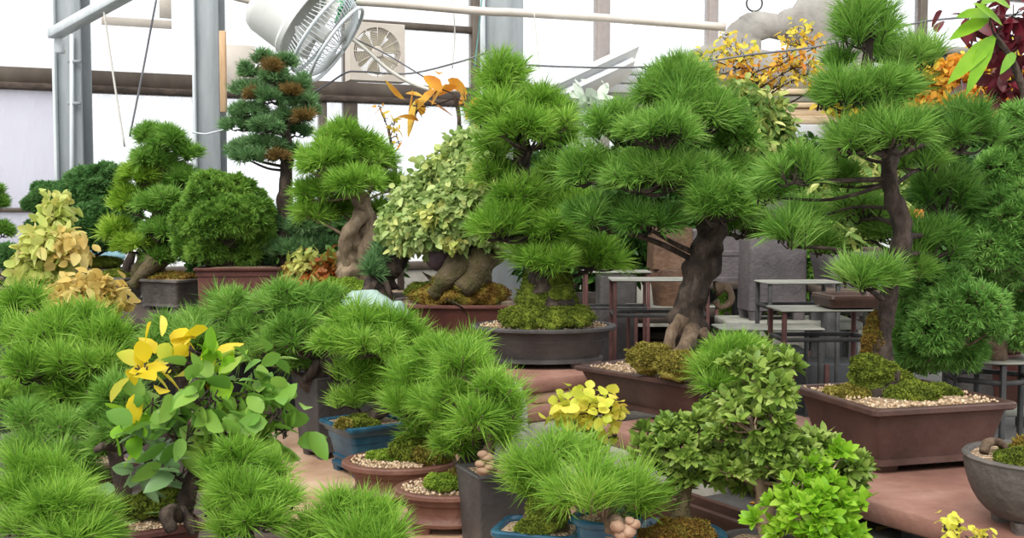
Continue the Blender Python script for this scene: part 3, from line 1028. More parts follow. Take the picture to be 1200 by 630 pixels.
# back bench
c0, c1b = np.array([-.22, 5.12]), np.array([-3.7, 7.94])
dv = unit(c1b - c0); nb = np.array([dv[1], -dv[0]])
BY = math.atan2(dv[1], dv[0]); cm = (c0 + c1b) / 2; bl = np.linalg.norm(c1b - c0) / 2
bb = thing('back_bench', 'long wooden bench carrying the back row of bonsai', 'bench', (cm[0], cm[1], 0))
BZ = .93
MB().add(*box((cm[0], cm[1] + .08, BZ - .03), (bl + .15, .47, .03), BY)).build('top', 'wood_dark', bb)
for s in (-.8, -.25, .25, .8):
    p = cm + dv * bl * s
    MB().add(*box((p[0], p[1] + .1, (BZ - .06) / 2), (.09, .38, (BZ - .06) / 2), BY)).build('block', 'concrete_dark', bb)
POTS_BACK = dict(zb=BZ)
# ================================================================ upper row
# big black pine, thick leaning trunk, brown rectangular pot
def extra_big(root, TP, TR, SPp, SR):
    gravel(root, (.575, 4.0), .26, .17, 'rect', -50.7 * math.pi / 180, .952, 420, .0065)
tree('bonsai_pine', 'large black pine with thick flaky leaning trunk in a brown rectangular pot', 'bonsai', 4.0,
     [(803, 432, 28), (803, 405, 23), (806, 375, 18), (815, 340, 18), (824, 305, 18), (831, 280, 18), (836, 252, 13), (822, 228, 12), (800, 200, 9), (780, 165, 7), (776, 130, 5), (776, 96, 4)],
     [(778, 100, 62, 40), (728, 146, 52, 34), (825, 132, 58, 38, -.1), (864, 158, 36, 30), (775, 150, 65, 32, -.22), (800, 120, 50, 34, .25),
      (692, 196, 44, 30), (745, 203, 58, 32, -.15), (808, 200, 60, 32, -.2), (860, 205, 38, 32), (780, 195, 70, 30, .25),
      (708, 252, 52, 26, 0, 'needle_deep'), (762, 256, 52, 24, -.1, 'needle_deep'), (845, 236, 52, 38, -.25), (890, 222, 42, 32), (868, 262, 46, 26, .1)],
     L=.085, n=84, mat='needle_green', dens=1.6, lump=.26, seed=3, rootmat='bark_brown',
     pots=dict(c=(.575, 4.0), zr=.955, zb=.795, a=.30, b=.205, yaw=-50.7 * math.pi / 180, mat='pot_brown', rad=.012, lip=.02, taper=.18),
     roots=[[(800, 375, 10, -.1), (787, 392, 8, -.14), (785, 412, 7, -.15), (787, 432, 6, -.13)], [(812, 385, 9, -.12), (806, 402, 9, -.2), (793, 416, 8, -.25), (783, 430, 6, -.25)],
            [(838, 338, 9), (850, 336, 5), (857, 346, 4), (854, 356, 4), (844, 360, 3), (838, 352, 4)], [(822, 390, 9, -.08), (834, 402, 8, -.12), (842, 420, 7, -.12)]],
     moss=[(762, 421, 24, 17, 'moss_gold', -.16), (796, 428, 26, 16, 'moss_gold', -.3), (835, 425, 26, 14, 'moss_green', -.2)], extra=extra_big)

# tapered pine on a mossy base, oval grey pot
def extra_oval(root, TP, TR, SPp, SR):
    gravel(root, (.128, 4.5), .26, .18, 'oval', 0, 1.062, 420, .007)
tree('bonsai_pine', 'bright green tiered pine with flaring mossy base in a dark oval pot', 'bonsai', 4.5,
     [(642, 386, 44), (642, 362, 36), (641, 344, 30), (638, 325, 24), (630, 300, 15), (620, 270, 12), (613, 230, 11), (612, 200, 10), (612, 165, 8), (604, 130, 6), (596, 95, 4), (592, 75, 3)],
     [(592, 88, 38, 30), (640, 122, 42, 26, -.05), (585, 130, 40, 30, -.15), (580, 165, 32, 32), (622, 155, 60, 32, -.15), (655, 158, 34, 24), (600, 110, 36, 26, .2),
      (582, 205, 34, 28), (655, 205, 36, 30, .2), (610, 225, 40, 26, -.1), (660, 240, 58, 28), (585, 258, 58, 34, -.15), (640, 262, 56, 28, -.1), (620, 245, 50, 28, .2),
      (640, 303, 44, 26, -.15), (694, 300, 52, 26), (655, 290, 60, 26, .1)],
     L=.095, n=84, mat='needle_bright', dens=1.6, seed=23, bark='bark_dark', lump=.2,
     pots=dict(c=(.128, 4.5), zr=1.065, zb=.90, a=.297, b=.215, yaw=0, kind='oval', mat='pot_grey', lip=.022, taper=.20, style='flare'),
     moss=[(640, 352, 34, 26, 'moss_green', -.02), (620, 374, 34, 17, 'moss_green', -.1), (655, 374, 40, 16, 'moss_green', -.08), (640, 334, 27, 26, 'moss_green', .0)], extra=extra_oval)

# right pine, deep rectangular brown pot
PRc = np.array([1.156, 3.281])
def extra_right(root, TP, TR, SPp, SR):
    gravel(root, PRc, .21, .20, 'rect', 16 * math.pi / 180, .985, 620, .0065)
tree('bonsai_pine', 'tall open pine with moss clad trunk base in the deep rectangular brown pot', 'bonsai', 3.3,
     [(1030, 455, 30), (1030, 425, 17), (1033, 390, 13), (1038, 360, 10), (1046, 325, 10), (1056, 290, 11), (1056, 262, 11), (1048, 235, 10), (1042, 205, 9), (1043, 175, 8), (1036, 140, 6), (1022, 110, 6), (1016, 80, 6), (1018, 50, 5), (1018, 25, 3)],
     [(1015, 30, 54, 42), (1072, 68, 44, 30, .05), (1040, 60, 36, 26, .2), (1005, 105, 58, 30, -.1), (1050, 108, 46, 30, .1), (965, 112, 26, 20),
      (1040, 158, 74, 34, -.15), (1000, 165, 40, 24, -.05), (1125, 152, 58, 40, .15, 'needle_deep'), (1085, 150, 40, 28, .3), (930, 195, 48, 32, -.05), (905, 218, 36, 26, .1),
      (925, 270, 42, 32), (945, 250, 32, 24, .25), (1010, 240, 44, 30, .2), (1050, 268, 46, 26, .25), (1105, 225, 52, 44, .3, 'needle_deep'), (1090, 280, 50, 34, .2, 'needle_deep'), (1015, 322, 52, 30, -.1), (1070, 310, 38, 26, .15), (985, 205, 34, 26, .1), (1020, 265, 36, 28, .3), (965, 285, 34, 22, .2), (985, 72, 34, 26, .05), (1040, 95, 40, 26, -.15), (1078, 185, 40, 26, .1)],
     L=.088, n=84, mat='needle_green', dens=1.7, upw=1.15, spread=1.1, seed=51, lump=.2,
     pots=dict(c=tuple(PRc), zr=.99, zb=.80, a=.236, b=.225, yaw=16 * math.pi / 180, mat='pot_brown', rad=.018, lip=.02, lipz=.022, taper=.12),
     moss=[(1022, 438, 26, 22, 'moss_green', -.02), (1045, 452, 28, 18, 'moss_green'), (1066, 461, 36, 11, 'moss_green', -.06), (1000, 462, 30, 9, 'moss_gold', -.02), (1100, 461, 22, 9, 'moss_green'), (1027, 405, 15, 34, 'moss_rust', .0)], extra=extra_right)
# low moss bowl at the slab's front end
bw = thing('moss_bowl', 'round dark grey bowl of moss at the front end of the slab', 'bonsai pot', (1.222, 2.55, .80))
pot(bw, (1.222, 2.55), .972, .80, .165, .165, 0, 'oval', 'pot_lead', 'bowl', lip=.010)
for i, (px, py, rx, ry, dy) in enumerate(((1220, 532, 34, 16, 0), (1195, 538, 24, 10, -.06), (1185, 533, 14, 8, .05), (1230, 526, 30, 20, .05))):
    mossy(bw, px, py, 2.55 + dy, rx, ry, 1, 'moss_green' if i else 'moss_rust', i + 4)
MB().add(*tube([at(1152, 530, 2.57), at(1158, 519, 2.58), at(1168, 517, 2.6), at(1180, 525, 2.6)], [.012, .010, .009, .008], 8, .25)).build('root', 'bark_brown', bw)

# juniper on a stand
JY = 3.8
jc = at(1166, 405, JY)
tree('bonsai_juniper', 'dense feathery juniper in billowing masses on an iron stand', 'bonsai', JY - .1,
     [(1166, 408, 13), (1163, 385, 12), (1166, 350, 13), (1172, 310, 12), (1180, 265, 11), (1188, 220, 9), (1194, 180, 7), (1198, 140, 4)],
     [(1200, 150, 34, 38), (1180, 200, 46, 34), (1215, 190, 40, 50), (1160, 240, 38, 36), (1195, 245, 45, 45, -.1), (1175, 285, 48, 40, -.1), (1205, 300, 40, 50), (1140, 320, 46, 32),
      (1090, 345, 50, 42, -.1), (1120, 370, 60, 44, -.2), (1080, 390, 46, 42, -.05), (1065, 372, 34, 34), (1110, 408, 46, 28, -.1), (1180, 340, 45, 40, .15), (1195, 385, 34, 28), (1140, 285, 30, 26, .1), (1073, 420, 30, 22)],
     L=.036, n=46, w=.0038, mat='juniper_green', dens=1.3, style='scale', seed=77, bark='bark_brown', upw=.35, lo=-.8,
     pots=dict(c=(jc[0], jc[1]), zb=1.030, zr=1.062, a=.12, b=.09, yaw=.3, kind='oval', mat='pot_maroon', style='flare', feet=False, lip=.008, lipz=.008))

# ================================================================ back row
tree('bonsai_trident_maple', 'trident maple with a bulbous twisted trunk and cream-green leaves in a maroon pot', 'bonsai', 5.2,
     [(545, 352, 40), (545, 335, 30), (556, 312, 26), (555, 292, 23), (546, 275, 19), (538, 255, 14), (535, 225, 10), (538, 190, 6)],
     [(552, 178, 32, 26), (525, 205, 36, 28), (560, 208, 40, 30, -.1), (500, 235, 36, 28), (540, 240, 42, 30, -.18), (575, 235, 30, 28), (478, 262, 34, 26), (515, 262, 40, 26, -.15), (555, 268, 40, 22, -.1), (492, 278, 34, 18, -.05), (530, 222, 40, 30, .2), (505, 254, 12, 9, -.26, 'leaf_golden'), (562, 205, 10, 8, -.32, 'leaf_golden'), (530, 285, 8, 6, -.24, 'leaf_golden')],
     L=.040, n=7, w=.72, mat='leaf_trident', style='leaf', dens=2.2, seed=91, bark='bark_moss', lump=.3, upw=.4, lo=-.6,
     pots=dict(c=tuple(at(532, 352, 5.2)[:2]), zr=1.098, zb=BZ, a=.30, b=.22, yaw=-.05, mat='pot_maroon', rad=.05, lip=.018, taper=.12),
     roots=[[(550, 305, 17, -.12), (530, 318, 14, -.16), (518, 332, 11, -.18), (508, 346, 8, -.16)], [(562, 300, 20, -.1), (556, 322, 16, -.15), (540, 340, 12, -.2)]],
     moss=[(530, 347, 48, 15, 'moss_rust', -.05), (560, 345, 34, 15, 'moss_rust', -.08), (540, 335, 30, 16, 'moss_gold', -.1), (500, 343, 24, 12, 'moss_green', -.02)],
     extra=lambda root, TP, TR, S, r: MB().add(*blob(at(515, 301, 5.15), (17 * 5.15 / FPX,) * 3, 30, .05, 4, 2)).build('burl', 'burl_plum', root))

tree('bonsai_pine', 'pine on a twisted double trunk over bright moss, next to the trident maple', 'bonsai', 5.9,
     [(412, 332, 15), (411, 312, 14), (413, 295, 15), (420, 275, 15), (428, 258, 12), (424, 240, 10), (415, 215, 7), (408, 180, 5), (402, 150, 3)],
     [(402, 162, 46, 28), (385, 188, 42, 26, -.1), (435, 185, 34, 28), (420, 210, 50, 26, -.15), (375, 222, 36, 22), (410, 190, 50, 30, .2), (455, 215, 24, 18, .1), (368, 248, 34, 18), (400, 240, 34, 16, .15), (450, 245, 22, 16, .1)],
     L=.10, n=88, mat='needle_bright', dens=1.5, seed=111, bark='bark_pale', lump=.28,
     pots=dict(c=tuple(at(400, 340, 5.9)[:2]), zr=1.085, zb=BZ, a=.24, b=.19, yaw=-.2, mat='pot_brown', kind='oval'),
     roots=[[(425, 250, 9, -.06), (412, 268, 9, -.09), (404, 285, 8, -.08), (408, 305, 8, -.03), (416, 322, 7)], [(436, 262, 9, .02), (430, 285, 8, -.05), (424, 305, 7, -.03), (427, 330, 6)]],
     moss=[(400, 338, 30, 12, 'moss_bright', -.08), (430, 340, 18, 9, 'moss_bright'), (372, 340, 20, 7, 'moss_gold')])

tree('bonsai_pine', 'stubby pine with gnarled hanging roots between the twisted pine and trident maple', 'bonsai', 5.25,
     [(443, 345, 17), (447, 330, 15), (455, 315, 14), (468, 305, 10), (476, 296, 6)],
     [(446, 300, 20, 22), (462, 295, 20, 18, .1), (438, 316, 18, 16, -.08)],
     L=.075, n=88, mat='needle_blue', dens=1.5, seed=121, bark='bark_dark', lump=.3,
     pots=dict(c=tuple(at(440, 350, 5.25)[:2]), zr=1.085, zb=BZ, a=.07, b=.07, yaw=-.2, mat='pot_grey', kind='oval'),
     roots=[[(440, 330, 4, -.08), (436, 340, 3, -.1), (434, 352, 2, -.1)], [(452, 330, 4, -.08), (456, 342, 3, -.1), (460, 354, 2, -.08)]])

tree('bonsai_pine', 'tall conical blue-green white pine standing before the grey column', 'bonsai', 6.4,
     [(341, 335, 16), (341, 310, 14), (338, 285, 12), (335, 255, 9), (334, 225, 8), (335, 200, 7), (338, 175, 6), (334, 150, 5), (328, 115, 4), (318, 80, 3), (310, 60, 2)],
     [(308, 68, 15, 14), (332, 72, 18, 13), (292, 82, 18, 12), (322, 90, 22, 13, -.05), (345, 98, 22, 14), (290, 104, 22, 12), (318, 112, 26, 13, -.1), (352, 118, 22, 13), (300, 128, 32, 13), (340, 134, 26, 13), (278, 145, 22, 12), (312, 146, 26, 12, -.1), (362, 128, 16, 10), (345, 152, 22, 12, .1), (282, 172, 26, 13), (314, 168, 26, 13, -.05), (336, 178, 22, 12), (290, 182, 26, 10, -.1),
      (318, 78, 14, 8, -.1, 'needle_rust'), (298, 110, 16, 7, -.1, 'needle_rust'), (340, 106, 16, 7, -.1, 'needle_rust'), (330, 182, 20, 7, -.1, 'needle_rust'), (356, 136, 14, 6, -.1, 'needle_rust'),
      (352, 258, 40, 20), (310, 258, 36, 16), (290, 280, 34, 16), (372, 285, 38, 16, -.05), (330, 290, 30, 14, -.1), (300, 300, 26, 12)],
     L=.065, n=84, mat='needle_blue', dens=1.25, seed=131, bark='bark_dark', lump=.2,
     pots=dict(c=tuple(at(345, 335, 6.4)[:2]), zr=1.08, zb=BZ, a=.2, b=.16, yaw=-.5, mat='pot_grey', kind='oval'),
     moss=[(340, 332, 26, 9, 'moss_green')])

tree('bonsai_cypress', 'rounded yellow-green cypress mound in the tall maroon box pot', 'bonsai', 6.3,
     [(268, 318, 12), (262, 295, 11), (256, 265, 8), (258, 235, 6), (262, 215, 4)],
     [(262, 222, 44, 30), (235, 246, 38, 34), (290, 240, 34, 30), (262, 255, 50, 38, -.12), (228, 280, 30, 28), (300, 265, 24, 30), (250, 290, 36, 22, -.05), (285, 290, 30, 20), (260, 245, 50, 36, .2)],
     L=.045, n=46, w=.007, mat='cypress_green', style='scale', dens=1.25, seed=151, bark='bark_dark', upw=.4, lo=-.8,
     pots=dict(c=tuple(at(283, 325, 6.25)[:2]), zr=1.205, zb=BZ, a=.24, b=.17, yaw=.12, mat='pot_maroon', rad=.012, style='flare', panel=True, lip=.01, taper=.05, feet=False))

tree('bonsai_pine', 'lime-tinged pine with mossy leaning trunk in a grey rectangular pot', 'bonsai', 6.7,
     [(172, 335, 20), (176, 315, 17), (182, 295, 14), (186, 270, 9), (188, 240, 7), (190, 205, 5), (186, 170, 3)],
     [(191, 162, 34, 22), (181, 185, 32, 20), (219, 178, 22, 16), (214, 208, 26, 20), (164, 205, 30, 20, 0, 'needle_lime'), (154, 235, 30, 22, 0, 'needle_lime'), (189, 235, 36, 24, -.1), (214, 245, 26, 22), (137, 270, 26, 16, 0, 'needle_lime'), (159, 285, 30, 18, -.05, 'needle_lime'), (189, 270, 34, 20, -.12), (214, 285, 28, 20), (184, 300, 26, 14, -.05), (194, 210, 34, 26, .2)],
     L=.085, n=84, mat='needle_green', dens=1.4, seed=171, bark='bark_moss', lump=.25,
     pots=dict(c=tuple(at(202, 345, 6.6)[:2]), zr=1.115, zb=BZ, a=.19, b=.15, yaw=-.5, mat='pot_lead', kind='rect', lip=.02),
     roots=[[(180, 305, 11, -.1), (166, 322, 8, -.14), (156, 336, 6, -.14)]],
     moss=[(198, 327, 34, 8, 'moss_rust', -.05), (178, 328, 22, 8, 'moss_green', -.02)])
ep = thing('moss_pot', 'angular grey pot of dark moss just behind the lime-tinged pine', 'bonsai pot', (*at(140, 340, 7.0)[:2], BZ))
pot(ep, at(140, 340, 7.0)[:2], 1.10, BZ, .16, .12, -.5, 'rect', 'pot_lead')
mossy(ep, 135, 325, 7.0, 26, 8, 1, 'moss_green', 3)
MB().add(*tube([at(148, 330, 7), at(150, 312, 7), at(156, 295, 7)], [.05, .035, .02], 9, .2)).build('trunk', 'bark_dark', ep)

tree('bonsai_juniper', 'big smooth domed juniper in a low dark pot near the steel column', 'bonsai', 7.6,
     [(88, 312, 15), (86, 295, 13), (90, 265, 9), (100, 235, 6)],
     [(112, 218, 42, 36), (88, 240, 34, 42), (132, 245, 34, 40), (106, 256, 46, 40, -.15), (92, 278, 34, 22), (125, 272, 36, 26), (108, 232, 44, 40, .15)],
     L=.05, n=46, w=.008, mat='juniper_dark', style='scale', dens=1.4, seed=191, bark='bark_dark', upw=.4, lo=-.8,
     pots=dict(c=tuple(at(106, 318, 7.6)[:2]), zr=1.12, zb=BZ, a=.24, b=.18, yaw=-.4, mat='pot_grey', kind='rect'),
     moss=[(118, 308, 26, 6, 'moss_green')])
tree('bonsai_juniper', 'small dark cloud juniper beside the mesh covered window', 'bonsai', 8.0,
     [(58, 318, 5), (56, 290, 5), (54, 260, 4), (50, 230, 3)],
     [(58, 224, 22, 14), (42, 240, 18, 14), (66, 240, 16, 12), (48, 266, 22, 16), (36, 282, 14, 10), (60, 282, 18, 12)],
     L=.045, n=40, w=.008, mat='juniper_dark', style='scale', dens=1.3, seed=201, upw=.5, lo=-.7, pots=dict(zb=BZ, a=.16, b=.12))
tree('bonsai_pine', 'pine with flat pads cut off by the frame edge, before the mesh window', 'bonsai', 7.8,
     [(-14, 325, 7), (-12, 290, 6), (-14, 255, 5), (-10, 225, 3)],
     [(-2, 236, 14, 14), (-6, 222, 12, 8), (2, 270, 16, 12), (-20, 255, 16, 16)], L=.07, n=84, mat='needle_green', seed=211, pots=dict(zb=BZ, a=.16, b=.12))
tree('bonsai_juniper', 'low dark juniper hugging the frame edge under the flat pad pine', 'bonsai', 6.9,
     [(8, 350, 7), (10, 325, 6), (12, 300, 4)],
     [(10, 295, 20, 18), (-8, 305, 18, 18), (16, 314, 14, 14)], L=.05, n=46, w=.008, mat='juniper_dark', style='scale', dens=1.3, seed=215, upw=.4, lo=-.7, pots=dict(zb=BZ, a=.15, b=.12))

tree('potted_shrub', 'yellow-green broadleaf shrub with orange topmost leaves under the domed juniper', 'shrub', 5.6,
     [(55, 400, 5), (55, 360, 5), (58, 320, 4), (62, 285, 3)],
     [(66, 250, 10, 26, .2), (48, 290, 24, 18), (62, 282, 26, 18, -.05, 'leaf_golden'), (80, 284, 18, 12, -.1, 'leaf_amber'), (40, 312, 22, 22), (62, 312, 22, 18), (58, 332, 28, 12, -.05)],
     L=.062, n=6, w=.7, mat='leaf_golden', style='leaf', dens=2.2, seed=221, upw=.3, lo=-.8, pots=dict(zb=LOW, a=.12, b=.12, style='tall', mat='pot_lead'))
tree('potted_shrub', 'amber leaved shrub spilling over in front of the grey moss pots', 'shrub', 5.0,
     [(98, 410, 5), (98, 380, 5), (100, 355, 4)],
     [(92, 345, 28, 16), (66, 355, 18, 12), (118, 345, 24, 16), (105, 335, 20, 10), (132, 356, 16, 9), (85, 360, 28, 10, -.05)],
     L=.06, n=7, w=.6, mat='leaf_amber', style='leaf', dens=2.4, seed=231, upw=.3, lo=-.8, pots=dict(zb=LOW, a=.12, b=.12, style='tall', mat='pot_lead'))
tree('potted_seedlings', 'little russet and orange autumn seedlings between the two tall pines', 'seedlings', 6.1,
     [(372, 345, 5), (372, 330, 4), (372, 318, 3)],
     [(360, 312, 22, 16, 0, 'leaf_golden'), (382, 318, 22, 16), (366, 328, 22, 12), (348, 322, 16, 16, .1, 'leaf_amber'), (392, 305, 12, 14, .1, 'leaf_green'), (385, 332, 16, 8, -.1)],
     L=.06, n=5, w=.5, mat='leaf_russet', style='leaf', dens=1.5, seed=241, pots=dict(c=tuple(at(372, 345, 6.1)[:2]), zb=BZ, zr=1.04, a=.12, b=.06))
o = MB().add(*blob([-.654, 5.0, 1.055], (33 * 5.0 / FPX, .08, .115), 36, .12, 4, 8)).build('smooth_stone', 'stone_celadon'); tag(o, 'pale celadon green smooth stone lying under the twisted pine', 'stone')
o = MB().add(*blob([-.505, 4.9, 1.035], (12 * 5.0 / FPX, .04, .105), 30, .12, 4, 9)).build('smooth_stone', 'stone_celadon'); tag(o, 'small pale green stone touching the corner of the maroon pot', 'stone')
o = MB().add(*blob(at(122, 300, 8.3), (26 * 8.3 / FPX, .12, 11 * 8.3 / FPX), 30, .12, 5, 12)).build('tarpaulin', 'tarp_blue'); tag(o, 'light blue tarpaulin bundle behind the domed juniper', 'tarpaulin')

# ================================================================ lower bench, middle and left
tree('bonsai_pine', 'pine with dark bluish foliage spreading over a tall dark grey square pot', 'bonsai', 4.05,
     [(372, 445, 16), (378, 430, 12), (384, 415, 10), (372, 395, 8), (350, 380, 6), (335, 365, 4)],
     [(330, 352, 44, 30), (375, 355, 40, 28, .1), (300, 385, 42, 28, .1), (345, 392, 46, 32, -.1), (310, 410, 36, 24), (355, 420, 36, 18), (385, 400, 30, 22, .1), (275, 360, 28, 30, .15)],
     L=.085, n=84, mat='needle_green', dens=1.5, seed=301, lump=.3,
     pots=dict(c=tuple(at(383, 470, 4.1)[:2]), zr=.925, zb=LOW, a=.098, b=.098, yaw=-.9, style='tall', mat='pot_grey', taper=.22, lip=.012, rad=.008),
     roots=[[(380, 420, 8, -.05), (388, 436, 6, -.08), (398, 444, 4, -.06)], [(372, 425, 7, -.05), (364, 438, 5, -.08), (356, 446, 3, -.05)]])
tree('bonsai_pine', 'bright pine with one low reaching bough in a teal blue square pot', 'bonsai', 3.8,
     [(428, 498, 14), (440, 485, 8), (455, 478, 6), (462, 465, 5), (455, 440, 5), (440, 415, 4), (425, 385, 3)],
     [(420, 372, 44, 26), (462, 378, 36, 24), (395, 398, 38, 24, -.05), (440, 400, 44, 26, -.1), (485, 395, 28, 22), (420, 432, 40, 20), (462, 425, 42, 26), (412, 466, 34, 16), (445, 455, 34, 20), (470, 400, 40, 24, .2), (488, 440, 28, 24, .1)],
     L=.09, n=84, mat='needle_bright', dens=1.5, seed=321,
     pots=dict(c=tuple(at(428, 505, 3.85)[:2]), zr=.80, zb=LOW, a=.125, b=.125, yaw=-.95, style='flare', mat='pot_blue', panel=True, lip=.01, taper=.22, rad=.02),
     moss=[(420, 496, 22, 8, 'moss_green', -.03), (404, 498, 10, 5, 'moss_gold', -.08)])
def extraF(root, TP, TR, S, r):
    gravel(root, at(468, 541, 3.47)[:2], .15, .115, 'oval', 0, .745, 420, .0065)
tree('bonsai_pine', 'slanting pine over a moss hump in a wide round clay bowl', 'bonsai', 3.47,
     [(505, 545, 18), (515, 525, 16), (525, 505, 12), (522, 480, 8), (515, 455, 6), (510, 430, 4)],
     [(520, 410, 48, 26), (490, 440, 46, 28), (540, 435, 44, 28, -.1), (480, 475, 38, 24, -.05), (520, 470, 50, 30, -.15), (510, 440, 50, 30, .2), (495, 500, 36, 20), (550, 405, 30, 22, .1)],
     L=.09, n=84, mat='needle_bright', dens=1.5, seed=341,
     pots=dict(c=tuple(at(468, 541, 3.47)[:2]), zr=.747, zb=LOW, a=.182, b=.145, yaw=0, kind='oval', style='bell', mat='pot_clay', lip=.02, taper=.2, lipz=.02),
     moss=[(485, 528, 26, 16, 'moss_green', 0), (505, 533, 22, 12, 'moss_gold', -.04), (455, 535, 22, 8, 'moss_bright', .02)], extra=extraF)
def extraG(root, TP, TR, S, r):
    gravel(root, at(522, 574, 3.15)[:2], .125, .10, 'oval', 0, .740, 260, .006)
tree('bonsai_pine', 'dark trunked pine on bright moss in the smaller round clay bowl', 'bonsai', 3.15,
     [(545, 570, 17), (548, 545, 14), (556, 525, 11), (562, 505, 8), (560, 480, 6), (555, 460, 4)],
     [(560, 455, 46, 28), (530, 480, 44, 28, -.05), (575, 490, 44, 28, .05), (530, 515, 44, 24), (555, 500, 44, 28, -.12), (585, 465, 36, 24, .1)],
     L=.085, n=84, mat='needle_bright', dens=1.5, seed=361,
     pots=dict(c=tuple(at(525, 574, 3.15)[:2]), zr=.743, zb=LOW, a=.155, b=.125, yaw=0, kind='oval', style='bell', mat='pot_clay', lip=.018, taper=.2, lipz=.018),
     moss=[(520, 566, 20, 8, 'moss_bright', -.03), (538, 560, 14, 10, 'moss_gold', 0)], extra=extraG)
def extraC(root, TP, TR, S, r):
    for i, (px, py, s) in enumerate(((563, 543, 5), (571, 536, 6), (566, 532, 5), (573, 547, 5), (566, 551, 6), (575, 541, 4))):
        MB().add(*blob(at(px, py, 2.85), (s * 1.3 * 2.9 / FPX, s * 2.9 / FPX, s * .85 * 2.9 / FPX), 20, .12, 4, i)).build('root_knob', 'root_knob', root)
tree('bonsai_pine', 'pine on knobbly exposed roots in a slim grey square pot', 'bonsai', 2.95,
     [(572, 556, 9), (570, 540, 8), (574, 522, 6), (578, 500, 5), (570, 480, 4), (560, 455, 3)],
     [(585, 452, 42, 26), (540, 425, 48, 30, .1), (600, 475, 30, 22), (560, 485, 40, 26, -.05), (590, 508, 26, 18), (530, 460, 36, 26, .1)],
     L=.085, n=84, mat='needle_bright', dens=1.5, seed=381, bark='bark_brown',
     pots=dict(c=tuple(at(580, 560, 3.0)[:2]), zr=.833, zb=LOW, a=.085, b=.085, yaw=-1.15, style='tall', mat='pot_grey', taper=.18, lip=.010, rad=.006, feet=False), extra=extraC)
o = MB().add(*blob(at(600, 515, 3.4), (.06, .06, .19), 34, .10, 4, 18)).build('standing_stone', 'stone_white')
o.location.z = LOW; tag(o, 'pale grey upright stone behind the knobbly rooted pine', 'stone')

tree('bonsai_pine', 'small pine with moss covered trunk in the lowest teal pot', 'bonsai', 2.75,
     [(640, 618, 26), (640, 600, 22), (642, 585, 16), (648, 568, 9), (652, 550, 6), (655, 530, 4)],
     [(655, 522, 44, 24), (612, 545, 30, 22), (680, 530, 36, 24, .05), (640, 550, 38, 22, -.05), (620, 565, 26, 18)],
     L=.10, n=90, mat='needle_bright', dens=1.5, seed=401, bark='bark_moss',
     pots=dict(c=tuple(at(632, 628, 2.75)[:2]), zr=.745, zb=LOW, a=.11, b=.085, yaw=-.3, mat='pot_blue', kind='rect', rad=.03, lip=.01),
     moss=[(642, 600, 22, 26, 'moss_green', -.03), (625, 620, 18, 9, 'moss_green', -.04)])
def extraB(root, TP, TR, S, r):
    for i, (px, py, s) in enumerate(((724, 616, 9), (736, 622, 10), (728, 626, 8), (744, 614, 7), (738, 610, 6))):
        MB().add(*blob(at(px, py, 2.5), (s * 2.5 / FPX, s * 2.5 / FPX, s * .8 * 2.5 / FPX), 20, .14, 4, i)).build('root_knob', 'root_knob', root)
tree('bonsai_pine', 'low spreading pine with lumpy brown roots in an oval teal pot', 'bonsai', 2.6,
     [(716, 612, 12), (712, 600, 10), (705, 585, 7), (700, 570, 5)],
     [(695, 560, 50, 32), (740, 570, 36, 28), (660, 578, 40, 24), (700, 580, 50, 22, -.08), (752, 585, 22, 14, .05)],
     L=.105, n=92, mat='needle_bright', dens=1.6, seed=411, bark='bark_brown',
     pots=dict(c=tuple(at(711, 610, 2.65)[:2]), zr=.80, zb=LOW, a=.088, b=.07, yaw=0, kind='oval', mat='pot_blue', lip=.009, taper=.25),
     roots=[[(716, 606, 6, -.05), (726, 612, 6, -.08), (734, 622, 6, -.09)]], extra=extraB)
tree('seedling', 'yellow autumn seedling with round leaves before the concrete plinth', 'seedling', 3.1,
     [(703, 585, 3), (702, 545, 3), (698, 510, 2.5), (692, 485, 2)],
     [(665, 480, 26, 16), (700, 478, 28, 18, -.05), (672, 497, 28, 14), (715, 482, 18, 14), (690, 465, 20, 10, .05), (722, 508, 12, 8), (710, 520, 10, 6)],
     L=.034, n=3, w=.95, mat='leaf_lemon', style='leaf', dens=.75, seed=421, upw=.6, lo=-.5, pots=dict(a=.06, b=.06, mat='pot_lead', style='tall'))

